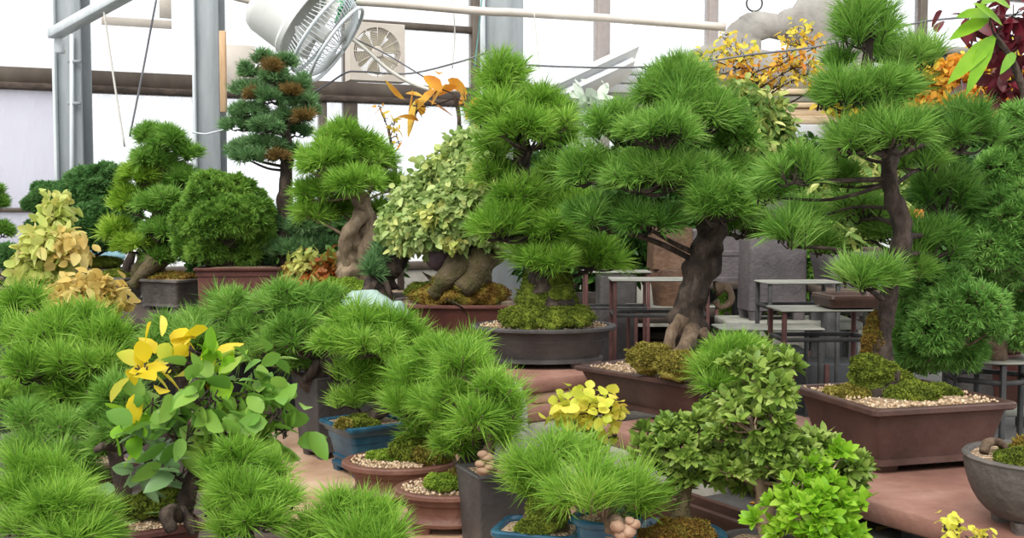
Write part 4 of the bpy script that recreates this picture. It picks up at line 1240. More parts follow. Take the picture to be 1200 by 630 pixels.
# small pine on rock, and the azaleas in front of the slab
tree('bonsai_pine', 'little pine clinging to a dark rock in a moss tray before the thick trunked pine', 'bonsai', 3.28,
     [(843, 478, 16), (842, 462, 17), (848, 448, 12), (856, 436, 7), (858, 420, 4)],
     [(855, 412, 50, 28), (830, 432, 30, 20), (885, 415, 30, 24, .05), (838, 448, 26, 16, -.05), (865, 440, 36, 18, -.05)],
     L=.075, n=84, mat='needle_bright', dens=1.5, seed=431, lump=.35,
     pots=dict(c=tuple(at(850, 487, 3.3)[:2]), zr=.925, zb=.795, a=.11, b=.09, yaw=-.3, kind='oval', mat='pot_brown'),
     moss=[(845, 478, 28, 9, 'moss_bright', -.05)])
tree('azalea', 'tall upright azalea with glossy rosettes before the deep rectangular pot', 'azalea', 2.65,
     [(903, 640, 12), (898, 605, 11), (893, 575, 9), (890, 540, 7), (895, 500, 5), (890, 460, 4), (885, 430, 3)],
     [(880, 430, 40, 24), (915, 425, 28, 20), (905, 455, 34, 22, -.05), (868, 470, 36, 22), (920, 475, 20, 16), (885, 490, 46, 24, -.06), (850, 505, 30, 18), (905, 520, 40, 22, -.06), (950, 520, 40, 22), (870, 545, 40, 24), (930, 545, 44, 24, -.08), (990, 545, 36, 22), (985, 565, 30, 16), (1000, 552, 28, 12, .05), (895, 560, 44, 22, .1), (960, 560, 40, 24, .1)],
     L=.033, n=10, w=.42, mat='leaf_azalea', style='rosette', dens=.85, seed=441, bark='bark_pale', upw=.7, lo=-.5,
     pots=dict(a=.14, b=.11, mat='pot_grey', kind='oval'), roots=[[(896, 590, 9), (908, 575, 6), (920, 560, 5), (935, 545, 3)]])
tree('azalea', 'spreading azalea on an orange mossy root flare in a teal pot', 'azalea', 2.75,
     [(796, 640, 30), (798, 615, 18), (800, 595, 9), (803, 575, 7), (812, 555, 5), (810, 530, 4), (805, 505, 3)],
     [(790, 500, 26, 20), (825, 500, 34, 22), (760, 530, 28, 20), (800, 525, 34, 22, -.05), (840, 530, 34, 22, -.04), (780, 545, 30, 18), (810, 555, 34, 18), (850, 560, 26, 16), (755, 510, 18, 16, .05), (798, 575, 22, 14), (835, 485, 26, 18, .08)],
     L=.033, n=10, w=.42, mat='leaf_azalea', style='rosette', dens=.8, seed=451, bark='bark_moss', upw=.7, lo=-.5,
     pots=dict(c=tuple(at(800, 632, 2.75)[:2]), zr=.735, zb=LOW, a=.125, b=.10, mat='pot_blue', kind='oval'), moss=[(800, 626, 34, 16, 'moss_rust', -.04), (768, 630, 22, 10, 'moss_rust', -.02)])
tree('leafy_shrub', 'lime green young shrub of soft leaves below the tall azalea', 'shrub', 2.5,
     [(960, 690, 6), (958, 650, 6), (952, 615, 5), (948, 590, 3)],
     [(935, 568, 26, 20), (965, 575, 34, 24), (920, 590, 28, 20), (950, 600, 40, 24, -.05), (990, 600, 26, 20), (970, 622, 44, 22, -.05), (925, 622, 34, 18), (1000, 625, 22, 14), (985, 530, 20, 14, .1), (955, 546, 24, 14, .05), (1012, 588, 16, 12), (888, 610, 16, 12)],
     L=.034, n=8, w=.5, mat='leaf_spring', style='rosette', dens=.85, seed=461, upw=.6, lo=-.5, bark='bark_pale', pots=dict(a=.09, b=.08, mat='pot_grey'))
tree('seedling', 'tiny yellow seedling sprouting in front of the big slab edge', 'seedling', 2.3,
     [(1125, 690, 2), (1122, 650, 2), (1118, 625, 1.5)],
     [(1112, 616, 15, 8), (1125, 614, 12, 7), (1145, 628, 22, 6), (1118, 625, 14, 7)], L=.022, n=3, w=.75, mat='leaf_lemon', style='leaf', dens=.8, seed=471, pots=dict(zb=LOW, zr=.70, c=(.93, 2.36), a=.04, b=.04, mat='pot_lead', style='tall', feet=False))

# left of the lower bench
tree('bonsai_pine', 'bushy pine with soft bluish foliage beside the tall grey pot', 'bonsai', 4.3,
     [(215, 480, 8), (214, 445, 8), (222, 415, 6), (235, 385, 4)],
     [(205, 384, 42, 24), (262, 360, 34, 24), (235, 398, 46, 26, -.1), (288, 380, 32, 28), (190, 405, 32, 24, -.05), (265, 410, 46, 24, -.05), (232, 378, 40, 22, .2), (215, 428, 46, 20)],
     L=.10, n=75, mat='needle_green', dens=1.4, seed=501, pots=dict(a=.15, b=.12, mat='pot_brown'))
tree('bonsai_pine', 'broad bright pine in layered pads under the amber shrub', 'bonsai', 3.6,
     [(105, 545, 9), (100, 510, 9), (92, 470, 7), (85, 430, 6), (90, 390, 4)],
     [(95, 372, 40, 28), (30, 352, 40, 26, .1), (60, 390, 50, 28, -.05), (120, 392, 44, 28, -.08), (20, 392, 40, 26), (100, 420, 54, 26, -.15), (40, 430, 54, 28, -.15), (140, 420, 32, 24), (85, 400, 60, 32, .2), (25, 462, 46, 24), (95, 455, 56, 24, -.1), (70, 480, 50, 22, -.1)],
     L=.095, n=84, mat='needle_bright', dens=1.5, seed=521, pots=dict(a=.16, b=.13, mat='pot_brown'))
tree('bonsai_pine', 'small pine of soft dense needles behind the yellowing leafy tree', 'bonsai', 3.0,
     [(140, 590, 12), (142, 560, 11), (135, 530, 8), (138, 500, 6), (140, 470, 4)],
     [(140, 462, 38, 28), (115, 480, 28, 22, .05), (160, 480, 30, 26), (140, 500, 36, 24, -.06), (115, 520, 26, 16), (165, 510, 26, 20, .05)],
     L=.07, n=90, mat='needle_green', dens=1.6, seed=541, pots=dict(a=.12, b=.10, mat='pot_grey', style='tall'),
     roots=[[(135, 525, 5, -.05), (122, 522, 5, -.1), (112, 528, 4, -.1)]])
tree('bonsai_pine', 'pine with a cluster of twiggy boughs at the frame edge, mid height', 'bonsai', 3.1,
     [(52, 590, 10), (50, 555, 9), (42, 520, 7), (38, 490, 5)],
     [(20, 490, 40, 24), (70, 500, 38, 22), (85, 530, 40, 24, -.05), (30, 525, 40, 22, -.05), (100, 555, 30, 20, -.05)],
     L=.085, n=84, mat='needle_green', dens=1.5, seed=551, bark='bark_brown', pots=dict(a=.13, b=.10, mat='pot_brown'))

# leafy yellowing tree
def extraL(root, TP, TR, S, r):
    gravel(root, at(180, 612, 2.62)[:2], .105, .085, 'rect', YAW, .800, 300, .006)
tree('bonsai_broadleaf', 'broadleaf bonsai turning from green to yellow over gravel and moss', 'bonsai', 2.6,
     [(205, 612, 14), (215, 590, 12), (228, 555, 8), (238, 520, 7), (238, 480, 6), (236, 450, 5), (228, 420, 4)],
     [(226, 408, 20, 12, 0, 'leaf_yellow'), (168, 430, 24, 16, -.05, 'leaf_yellow'), (200, 424, 20, 12, 0, 'leaf_lemon'), (255, 430, 36, 22, 0, 'leaf_spring'), (285, 462, 42, 24), (240, 465, 44, 26, -.08), (185, 475, 40, 26, -.05), (160, 495, 28, 20, -.02, 'leaf_spring'), (215, 505, 44, 28, -.05), (170, 535, 32, 22, 0, 'leaf_pale'), (200, 548, 40, 22, -.05, 'leaf_pale'), (275, 498, 40, 24), (320, 480, 34, 22, -.05), (335, 500, 24, 16), (250, 520, 34, 24, .05), (310, 440, 26, 14, .05), (305, 510, 26, 14)],
     L=.066, n=2, w=.62, mat='leaf_green', style='leaf', dens=2.1, seed=561, bark='bark_dark', upw=.4, lo=-.6,
     pots=dict(c=tuple(at(182, 614, 2.62)[:2]), zr=.806, zb=LOW, a=.125, b=.105, yaw=YAW, mat='pot_maroon', kind='rect', rad=.04),
     roots=[[(208, 605, 9, -.1), (200, 598, 9, -.14), (196, 608, 8, -.16), (202, 622, 7, -.16)], [(212, 600, 8, -.06), (222, 610, 7, -.1), (226, 625, 5, -.1)]],
     moss=[(188, 590, 34, 14, 'moss_green', .02), (160, 598, 18, 8, 'moss_green', 0)], extra=extraL)
# nearest pines
tree('bonsai_pine', 'nearest soft pine filling the bottom corner by the gravel pot', 'bonsai', 2.35,
     [(60, 700, 14), (62, 665, 12), (60, 630, 9), (58, 590, 6), (55, 560, 4)],
     [(40, 548, 48, 26), (80, 562, 40, 24), (20, 575, 46, 26, -.05), (65, 585, 54, 30, -.1), (105, 600, 44, 28, -.05), (30, 612, 50, 28, -.1), (80, 622, 54, 26, -.14), (125, 622, 36, 22, -.05), (55, 575, 54, 30, .15)],
     L=.07, n=100, mat='needle_bright', dens=1.6, seed=601, pots=dict(a=.14, b=.11))
tree('bonsai_pine', 'front pine with feathery tufts below the broadleaf bonsai', 'bonsai', 2.4,
     [(300, 700, 12), (298, 665, 11), (290, 630, 8), (285, 590, 6), (280, 555, 4)],
     [(278, 532, 36, 28), (255, 552, 30, 22), (320, 552, 34, 24, .05), (285, 572, 46, 28, -.06), (250, 592, 34, 22), (330, 582, 40, 24, -.04), (300, 605, 48, 26, -.1), (265, 615, 36, 20, -.05)],
     L=.065, n=100, mat='needle_bright', dens=1.6, seed=621, pots=dict(a=.13, b=.10))
tree('bonsai_pine', 'front pine with wispy low boughs before the clay bowls', 'bonsai', 2.35,
     [(415, 700, 12), (415, 668, 11), (410, 640, 8), (405, 610, 5)],
     [(405, 588, 44, 24), (375, 610, 38, 22), (440, 602, 36, 22), (410, 622, 50, 22, -.06), (455, 622, 34, 16, -.04), (355, 628, 30, 16), (430, 635, 50, 18, -.08)],
     L=.07, n=100, mat='needle_bright', dens=1.6, seed=641, pots=dict(a=.13, b=.10))
# ---------------------------------------------------------------- iron display stands
def stand(label, px, Y, zt, a, b, yaw, rings=((.62, 1),), top='board_pale', leg='iron_rust', legs=4, group='iron display stands', kind='rect', th=.009, lw=.017, zb=0.0):
    c = at(px, 300, Y)
    r = thing('display_stand', label, 'stand', (c[0], c[1], zb), group)
    lv = [(a - .006, b - .006, zt - th), (a, b, zt - th + .004), (a, b, zt - .004), (a - .004, b - .004, zt)]
    MB().add(*loft(lv, kind, .01, (c[0], c[1], 0), yaw)).build('top', top, r, True, 35)
    ce, se = math.cos(yaw), math.sin(yaw)
    if kind == 'rect':
        cs = [(-1, -1), (1, -1), (1, 1), (-1, 1)]
        pts = [(x * (a - lw), y * (b - lw)) for x, y in cs]
    else:
        pts = [((a - lw) * math.cos(t), (b - lw) * math.sin(t)) for t in np.arange(legs) * 2 * math.pi / legs + .3]
    pts = [np.array([c[0] + x * ce - y * se, c[1] + x * se + y * ce]) for x, y in pts]
    for p in pts:
        MB().add(*box((p[0], p[1], (zb + zt - th) / 2), (lw / 2, lw / 2, (zt - th - zb) / 2), yaw)).build('leg', leg, r)
    for z, _ in rings:
        mb = MB()
        for i in range(len(pts)):
            p, q = pts[i], pts[(i + 1) % len(pts)]
            mb.add(*bar((*p, zb + (zt - zb) * z), (*q, zb + (zt - zb) * z), .016, .016))
        mb.build('ring', 'iron_dark' if leg != 'iron_pale' else leg, r)
    return r


def zat(py, Y): return at(600, py, Y)[2]


stand('rust red iron stand with pale top behind the oval pot', 772, 5.3, zat(326, 5.3), .235, .12, .0, ((.55, 1), (.86, 1)))
stand('narrow rust legged stand half hidden behind the oval pot', 722, 5.9, zat(317, 5.9), .18, .10, .0, ((.84, 1), (.5, 1)), leg='iron_rust')
stand('low stand whose thin top sits under the rusty round jar', 788, 6.1, zat(357, 6.1), .24, .12, .1, ((.7, 1),))
stand('tall stand with grey top bar beside the stacked empty pots', 935, 4.9, zat(329, 4.9), .17, .10, .1, ((.91, 1), (.5, 1)), leg='iron_dark')
stand('stand with grey weathered top below the open pine boughs', 962, 4.3, zat(360, 4.3), .185, .11, .05, ((.9, 1), (.45, 1)), leg='iron_rust')
stand('wide low stand with pale board top behind the azalea', 900, 4.75, zat(382, 4.75), .22, .11, .05, ((.6, 1),), leg='iron_dark')
stand('hexagonal iron stand with ring bars holding the feathery juniper', 1163, JY, 1.030, .165, .165, .1, ((.93, 1), (.5, 1)), leg='iron_dark', kind='oval', legs=6)


def empty_pot(label, px, py0, py1, Y, wpx, mat, style='tall', kind='rect', name='empty_pot', zb=None, yaw=.1, upside=False, taper=.1, group='empty spare pots', dep=.8, notch=False):
    k = Y / FPX
    z0, z1 = zat(py1, Y), zat(py0, Y)
    c = at(px, 300, Y); a = wpx * k / 2
    r = thing(name, label, 'pot', (c[0], c[1], z0), group)
    b = a * dep; H = z1 - z0
    if upside:
        lv = [(a - .014, b - .014, z0 + H * .7), (a - .014, b - .014, z0), (a, b, z0), (a, b, z0 + H * .16), (a - .02, b - .02, z0 + H * .2), (a * (1 - taper), b * (1 - taper), z1 - .008), (a * (1 - taper) - .008, b * (1 - taper) - .008, z1)]
        p = MB().add(*loft(lv, kind, .03, (c[0], c[1], 0), yaw)).build('body', mat, r, True, 40)
    else:
        f = min(.05, H * .12) if notch else .0
        lv = [(a * (1 - taper), b * (1 - taper), z0 + f), (a * (1 - taper * .5), b * (1 - taper * .5), z0 + H * .5), (a, b, z1 - .012), (a - .003, b - .003, z1), (a - .02, b - .02, z1), (a - .03, b - .03, z0 + H * .3)]
        p = MB().add(*loft(lv, kind, .02, (c[0], c[1], 0), yaw)).build('body', mat, r, True, 40)
        if notch:
            ce, se = math.cos(yaw), math.sin(yaw)
            for sx in (-1, 1):
                for sy in (-1, 1):
                    x, y = sx * a * (1 - taper) * .74, sy * b * (1 - taper) * .74
                    MB().add(*loft([(a * .2, b * .2, z0), (a * .26, b * .24, z0 + f + .004)], 'rect', .02, (c[0] + x * ce - y * se, c[1] + x * se + y * ce, 0), yaw)).build('foot', mat, p, True, 40)
    return r


empty_pot('rusty brown round jar standing on the low stand', 790, 314, 357, 6.1, 58, 'pot_rust', kind='oval', taper=.18, dep=1)
empty_pot('tall brown square pot balanced on the rusty jar', 785, 266, 314, 6.1, 46, 'pot_rust', taper=-.05)
empty_pot('upturned grey pot, topmost of the pair beside the thick trunk', 836, 268, 298, 6.2, 82, 'pot_mauve', upside=True)
empty_pot('upturned grey pot, lower of the pair beside the thick trunk', 836, 298, 328, 6.2, 90, 'pot_mauve', upside=True)
empty_pot('tall mauve-grey pot with arched foot among the stands', 905, 232, 373, 5.6, 66, 'pot_mauve', taper=-.06, notch=True, dep=.7)
empty_pot('dark slate tall pot behind the rust red stand', 722, 322, 440, 6.4, 44, 'pot_grey', taper=.0)
empty_pot('wide shallow pot under the leafy plants near the open pine', 1000, 296, 335, 5.4, 84, 'pot_mauve', taper=.15)
empty_pot('dark brown tray pot below the open pine boughs', 1000, 344, 358, 4.3, 80, 'pot_brown', taper=.1)
empty_pot('row end dark round pot behind the hexagonal stand', 1150, 415, 462, 4.9, 90, 'pot_grey', taper=.15, kind='oval')
empty_pot('dark maroon pot at the frame edge behind the hexagonal stand', 1215, 418, 470, 4.7, 80, 'pot_maroon', taper=.15)
# supports for the spare pots: a low table, stacked trays, crates, planks
def plank_table(name, label, px0, px1, Y, zt, dep=.5, mat='wood_dark', cat='table'):
    a, b = at(px0, 300, Y), at(px1, 300, Y)
    c = (a + b) / 2; h = (b[0] - a[0]) / 2
    r = thing(name, label, cat, (c[0], Y, 0))
    MB().add(*box((c[0], Y, zt - .02), (h, dep / 2, .02))).build('top', mat, r)
    for sx in (-1, 1):
        for sy in (-1, 1):
            MB().add(*box((c[0] + sx * (h - .04), Y + sy * (dep / 2 - .04), (zt - .04) / 2), (.025, .025, (zt - .04) / 2))).build('leg', 'iron_dark', r)
    return r


plank_table('plank_table', 'dark plank table under the upturned grey pots', 798, 878, 6.2, zat(328, 6.2), .36)
plank_table('plank_table', 'long pale board table under the mauve-grey arched pot', 845, 1000, 5.6, zat(373, 5.6), .34, 'board_pale')
plank_table('plank_table', 'plank table under the wide shallow mauve pot', 955, 1045, 5.4, zat(335, 5.4), .34)
plank_table('plank_table', 'low plank table behind the hexagonal stand', 1100, 1270, 4.85, zat(462, 4.85), .62, 'board_pale')
plank_table('plank_table', 'dark plank table under the tall slate pot', 695, 750, 6.4, zat(440, 6.4), .4)
plank_table('plank_table', 'low plank table under the yellow-green broadleaf shrub', 20, 90, 5.6, LOW, .3)
plank_table('plank_table', 'low plank table under the amber leaved shrub', 63, 133, 5.0, LOW, .28)
# dark slatted trays
for i, (z0, h) in enumerate(((0, .16), (.16, .16), (.32, .16), (.48, .16), (.64, .16))):
    c = at(757, 300, 6.75)
    r = thing('slatted_tray', ('bottom', 'second from bottom', 'middle', 'second from top', 'topmost')[i] + ' dark slatted tray of the stack behind the stands', 'tray', (c[0], 6.75, z0 + .0), 'dark slatted trays')
    for j in range(3):
        MB().add(*box((c[0], 6.6, z0 + .03 + j * .05), (.26, .012, .02))).build('slat', 'wood_dark', r)
        MB().add(*box((c[0], 6.9, z0 + .03 + j * .05), (.26, .012, .02))).build('slat', 'wood_dark', r)
    for s in (-1, 1):
        MB().add(*box((c[0] + s * .25, 6.75, z0 + .079), (.012, .16, .079))).build('end_board', 'wood_dark', r)
# dark glazed crates under the stands
for i, (px, Y, w_, z1) in enumerate(((930, 5.05, .13, .86), (985, 4.75, .16, .84), (880, 5.2, .12, .80))):
    c = at(px, 300, Y)
    r = thing('glazed_crate', ('dark glazed crate under the tall grey topped stand', 'dark glazed crate behind the weathered stand legs', 'dark glazed crate behind the azalea')[i], 'crate', (c[0], Y + .3, 0), 'dark glazed crates')
    MB().add(*box((c[0], Y + .3, z1 / 2), (w_, .12, z1 / 2))).build('body', 'glass_dark', r)
    for s in (-1, 0, 1):
        MB().add(*box((c[0] + s * (w_ - .01), Y + .175, z1 / 2), (.01, .006, z1 / 2))).build('rail', 'iron_rust', r)

# ---------------------------------------------------------------- shelf of boards, the stone panel
SY = 8.0
sa, sb = at(640, 300, SY), at(1190, 300, SY)
sh = thing('storage_shelf', 'high storage shelf carrying boards and the stone panel', 'shelf', ((sa[0] + sb[0]) / 2, SY, 0))
SZ = zat(140, SY)
MB().add(*box(((sa[0] + sb[0]) / 2, SY, SZ - .03), ((sb[0] - sa[0]) / 2, .35, .03))).build('top', 'wood_board', sh)
for s in (.02, .34, .66, .98):
    for y in (-.3, .3):
        x = sa[0] + (sb[0] - sa[0]) * s
        MB().add(*box((x, SY + y, (SZ - .06) / 2), (.03, .03, (SZ - .06) / 2))).build('post', 'iron_dark', sh)
MB().add(*box(((sa[0] + sb[0]) / 2, SY, SZ - .34), ((sb[0] - sa[0]) / 2, .33, .02))).build('lower_board', 'board_pale', sh)
zz = SZ
for i, (p0, p1, h) in enumerate(((860, 1052, .055), (870, 1040, .04), (862, 1046, .05), (866, 1044, .045))):
    a, b = at(p0, 300, SY), at(p1, 300, SY)
    o = MB().add(*box(((a[0] + b[0]) / 2, SY - .02 * (i % 2), zz + h / 2), ((b[0] - a[0]) / 2, .3, h / 2 - .003))).build('wooden_board', 'wood_board' if i != 2 else 'board_pale')
    tag(o, ('bottom', 'second from bottom', 'third from bottom', 'topmost')[i] + ' board of the pile under the pale stone panel', 'board', 'boards under the stone panel')
    zz += h
# stone panel with a hole (outline in pixels)
SPY = 7.85
outl = [(812, 96), (811, 58), (826, 53), (845, 44), (858, 28), (872, 18), (884, 13), (900, 14), (914, 18), (922, 10), (932, 8), (940, -4), (955, -12), (985, -16), (1010, -10), (1022, 8), (1028, 40), (1024, 70), (1030, 104), (960, 106), (880, 106)]
hole = [(893, 47), (905, 43), (918, 46), (930, 53), (924, 58), (905, 60), (893, 58)]
def rs(P, n):
    P = np.array(P, float); Q = np.vstack([P, P[:1]])
    L = np.r_[0, np.cumsum(np.linalg.norm(np.diff(Q, axis=0), axis=1))]
    s = np.arange(n) / n * L[-1]
    return np.stack([np.interp(s, L, Q[:, 0]), np.interp(s, L, Q[:, 1])], 1)
def angsort(P, c, n):
    Q = rs(P, 600); a = np.arctan2(Q[:, 1] - c[1], Q[:, 0] - c[0]); i = np.argsort(a)
    t = -math.pi + (np.arange(n) + .5) * 2 * math.pi / n
    return np.stack([np.interp(t, a[i], Q[i, 0]), np.interp(t, a[i], Q[i, 1])], 1)
n = 120; hc = (911, 52)
A_, H_ = angsort(outl, hc, n), angsort(hole, hc, n)
A_ += R.normal(size=A_.shape) * .7
lay = []
for k_, yy in ((1.0, SPY), (1.0, SPY + .12)):
    for f in (1, .985, .5, .03, 0):
        P = A_ * f + H_ * (1 - f)
        off = {1: .03, .985: .008, .5: 0, .03: .008, 0: .03}[f]
        lay.append(np.array([at(p[0], p[1], SPY) for p in P]) * [1, 0, 1] + [0, yy + (off if yy == SPY else -off), 0])
V = np.vstack(lay)
V[:, 1] += wob(V * [1, 0, 1], .006, 9, 4)
j = np.arange(n); j2 = (j + 1) % n
Q = []
for l in range(4): Q.append(np.stack([l * n + j, l * n + j2, (l + 1) * n + j2, (l + 1) * n + j], 1))
for l in range(5, 9): Q.append(np.stack([l * n + j2, l * n + j, (l + 1) * n + j, (l + 1) * n + j2], 1))
Q.append(np.stack([j2, j, 5 * n + j, 5 * n + j2], 1)); Q.append(np.stack([4 * n + j, 4 * n + j2, 9 * n + j2, 9 * n + j], 1))
V[:, 2] += zz - V[:, 2].min() + .0
o = MB().add(V, np.vstack(Q)).build('stone_panel', 'stone_grey'); tag(o, 'pale weathered stone panel with a hole, standing on boards', 'stone')
hk = MB().add(*ring(at(884, 4, SPY + .05) + [0, 0, .0], (0, 1, 0), .055, .006)).build('wire_hook', 'iron_dark'); hk['label'] = 'dark wire hanging ring on top'; hk.parent = o
hk.location = np.array(hk.location) - np.array(o.location)
# slate blocks on the shelf by the maple
c = at(1092, 300, SY)
o = MB().add(*box((c[0], SY, SZ + .22), (.30, .14, .22), .05)).build('slate_block', 'stone_slate'); tag(o, 'blue-grey slate block on the shelf above the orange maple', 'stone')
o = MB().add(*box((c[0] + .02, SY, SZ + .465), (.36, .2, .024), .05)).build('pale_board', 'board_pale'); tag(o, 'pale board lying flat over the slate block', 'board')
# white foam panels
tl = Matrix.Rotation(math.radians(-26), 4, 'X') @ Matrix.Rotation(math.radians(-28), 4, 'Y')
p = at(690, 96, 7.7)
r = thing('foam_panel', 'white foam panel leaning at a slant on the shelf', 'panel', p - [0, 0, .12], 'white foam panels')
MB().add(*box(p, (.36, .22, .022), .12, tl)).build('sheet', 'foam_white', r)
MB().add(*box(p + [.03, 0, -.055], (.30, .18, .02), .12, tl)).build('backing', 'foam_white', r)
for i, (px, py, h, w_) in enumerate(((745, 108, .06, .34), (752, 96, .05, .32), (748, 86, .045, .36))):
    c = at(px, py, 7.95)
    o = MB().add(*box((c[0], 8.0, SZ + .2 + i * .0 + (.0, .065, .12)[i]), (w_, .2, h / 2), .06)).build('foam_panel', 'foam_white')
    tag(o, ('lowest', 'middle', 'topmost')[i] + ' white foam sheet of the flat pile on the shelf', 'panel', 'white foam panels')
c = at(745, 120, 8.0)
o = MB().add(*box((c[0], 8.0, SZ + .085), (.30, .2, .083), .06)).build('grey_crate', 'stone_grey'); tag(o, 'light grey crate under the pile of white foam sheets', 'crate')
c = at(662, 120, 8.0)
o = MB().add(*box((c[0] + .05, 8.0, SZ + .045), (.10, .2, .043), .06)).build('foam_panel', 'foam_white'); tag(o, 'small white foam block propping the slanting panel', 'panel', 'white foam panels')
o = MB().add(*box(at(945, 158, 7.4), (.17, .14, .06), .1)).build('white_box', 'cloth_white'); tag(o, 'white box glimpsed below the stone panel', 'box')

# ---------------------------------------------------------------- plants of the far bench
plank_table('far_bench', 'long far bench carrying the autumn maples and leafy plants', 620, 1330, 6.9, .9, .9, 'wood_dark', 'bench')
F9 = dict(zb=.90, a=.12, b=.12, style='tall', mat='pot_lead')
def far(name, label, cat, Y, trunk, pads, L, n, w, mat, seed, style='leaf', dens=1.0, **k):
    return tree(name, label, cat, Y, trunk, pads, L=L, n=n, w=w, mat=mat, style=style, dens=dens, seed=seed, upw=.3, lo=-.9, pots=dict(F9), **k)
def low9(px, Y): return (px, 240 + (CAMZ - 1.0) * FPX / Y, 4)
far('japanese_maple', 'slender maple with yellow and orange leaves before the stone panel', 'maple', 6.9, [low9(915, 6.9), (912, 240, 4), (905, 150, 3), (895, 115, 2), (880, 80, 1.5)],
    [(830, 62, 20, 10, 0, 'leaf_lemon'), (868, 58, 28, 18, 0, 'leaf_gold'), (850, 78, 26, 12), (885, 84, 26, 16), (938, 40, 24, 18, 0, 'leaf_gold'), (955, 48, 16, 12), (930, 70, 30, 14), (908, 92, 28, 14, 0, 'leaf_gold'), (870, 98, 20, 12), (945, 78, 22, 14, 0, 'leaf_gold'), (960, 90, 22, 14), (848, 40, 12, 8, 0, 'leaf_gold')], .042, 2, .55, 'leaf_orange', 701, dens=.38)
far('japanese_maple', 'dense orange and yellow maple under the slate block', 'maple', 7.2, [low9(1130, 7.2), (1130, 240, 4), (1128, 170, 3), (1125, 120, 2)],
    [(1085, 85, 26, 22, 0, 'leaf_gold'), (1120, 92, 40, 30), (1165, 80, 40, 36, 0, 'leaf_gold'), (1060, 118, 36, 20), (1105, 122, 46, 22), (1150, 118, 50, 26), (1000, 118, 36, 18, 0, 'leaf_gold'), (1030, 150, 40, 20, 0, 'leaf_gold'), (1195, 110, 30, 34)], .055, 4, .6, 'leaf_orange', 711, dens=1.2)
far('variegated_shrub', 'cream and green variegated shrub behind the thick trunked pine', 'shrub', 6.5, [low9(885, 6.5), (885, 250, 4), (885, 180, 3), (885, 150, 2)],
    [(870, 122, 30, 24), (898, 130, 28, 26), (880, 150, 36, 22), (912, 158, 22, 20), (860, 110, 20, 14)], .075, 4, .4, 'leaf_variegated', 721, dens=3.0)
far('variegated_shrub', 'white edged striped shrub glimpsed through the open pine', 'shrub', 6.4, [low9(1000, 6.4), (1000, 300, 4), (1000, 240, 3), (1000, 200, 2)],
    [(990, 215, 40, 26), (1020, 190, 40, 28), (985, 255, 44, 28), (1030, 245, 40, 30), (1010, 285, 50, 24), (1075, 190, 34, 30)], .10, 4, .25, 'leaf_variegated', 731, dens=2.2)
far('leafy_shrub', 'dark green leafy shrub behind the mauve-grey arched pot', 'shrub', 6.3, [low9(945, 6.3), (945, 330, 4), (945, 280, 3)],
    [(940, 270, 30, 30), (955, 310, 28, 30), (935, 335, 26, 26), (960, 350, 26, 24), (880, 270, 30, 40, .5), (870, 335, 24, 26, .2), (880, 360, 26, 18, .2, 'leaf_spring')], .09, 4, .4, 'leaf_green', 741, dens=2.5)
far('leafy_shrub', 'pale big leaved plant below the white foam panels', 'plant', 7.0, [low9(688, 7.0), (688, 250, 4), (688, 180, 3), (688, 150, 2)],
    [(685, 122, 24, 16), (700, 135, 24, 16), (680, 148, 22, 16), (695, 160, 26, 16)], .12, 3, .6, 'leaf_white', 751, dens=2)
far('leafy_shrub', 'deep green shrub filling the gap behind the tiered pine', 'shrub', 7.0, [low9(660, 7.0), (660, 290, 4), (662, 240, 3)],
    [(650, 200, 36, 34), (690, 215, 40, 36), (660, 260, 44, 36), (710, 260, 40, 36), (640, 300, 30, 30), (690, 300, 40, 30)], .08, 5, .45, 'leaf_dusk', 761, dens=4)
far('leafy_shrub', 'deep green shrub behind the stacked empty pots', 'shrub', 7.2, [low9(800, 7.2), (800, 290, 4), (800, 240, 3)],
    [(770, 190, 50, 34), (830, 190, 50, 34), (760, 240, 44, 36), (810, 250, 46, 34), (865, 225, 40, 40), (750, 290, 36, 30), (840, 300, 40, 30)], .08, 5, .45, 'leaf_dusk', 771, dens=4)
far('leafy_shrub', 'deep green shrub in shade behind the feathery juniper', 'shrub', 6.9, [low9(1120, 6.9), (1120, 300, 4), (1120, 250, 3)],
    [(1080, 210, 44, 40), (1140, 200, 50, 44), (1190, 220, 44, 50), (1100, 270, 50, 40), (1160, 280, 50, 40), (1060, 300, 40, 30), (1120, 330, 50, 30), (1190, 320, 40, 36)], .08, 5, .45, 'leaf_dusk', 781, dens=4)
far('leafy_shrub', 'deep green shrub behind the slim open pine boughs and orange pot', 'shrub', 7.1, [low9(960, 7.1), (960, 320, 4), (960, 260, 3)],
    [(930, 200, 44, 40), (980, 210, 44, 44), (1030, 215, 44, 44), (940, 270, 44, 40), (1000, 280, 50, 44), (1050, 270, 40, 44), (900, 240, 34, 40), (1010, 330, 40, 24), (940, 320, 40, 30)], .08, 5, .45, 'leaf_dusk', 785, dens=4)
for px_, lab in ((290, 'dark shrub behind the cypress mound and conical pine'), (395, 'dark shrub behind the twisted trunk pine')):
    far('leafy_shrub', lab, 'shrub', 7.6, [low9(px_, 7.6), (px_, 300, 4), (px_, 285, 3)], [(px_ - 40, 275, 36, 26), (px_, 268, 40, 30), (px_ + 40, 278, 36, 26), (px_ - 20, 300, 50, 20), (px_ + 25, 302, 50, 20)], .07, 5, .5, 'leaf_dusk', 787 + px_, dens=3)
far('autumn_sapling', 'sapling with large orange oak-like leaves beside the wide column', 'sapling', 7.2, [low9(540, 7.2), (540, 260, 3), (536, 190, 3), (538, 140, 2.5), (532, 110, 2)],
    [(512, 100, 12, 6), (490, 124, 12, 4, 0), (545, 118, 14, 8)], .17, 1, .45, 'leaf_orange', 791, dens=3.2)
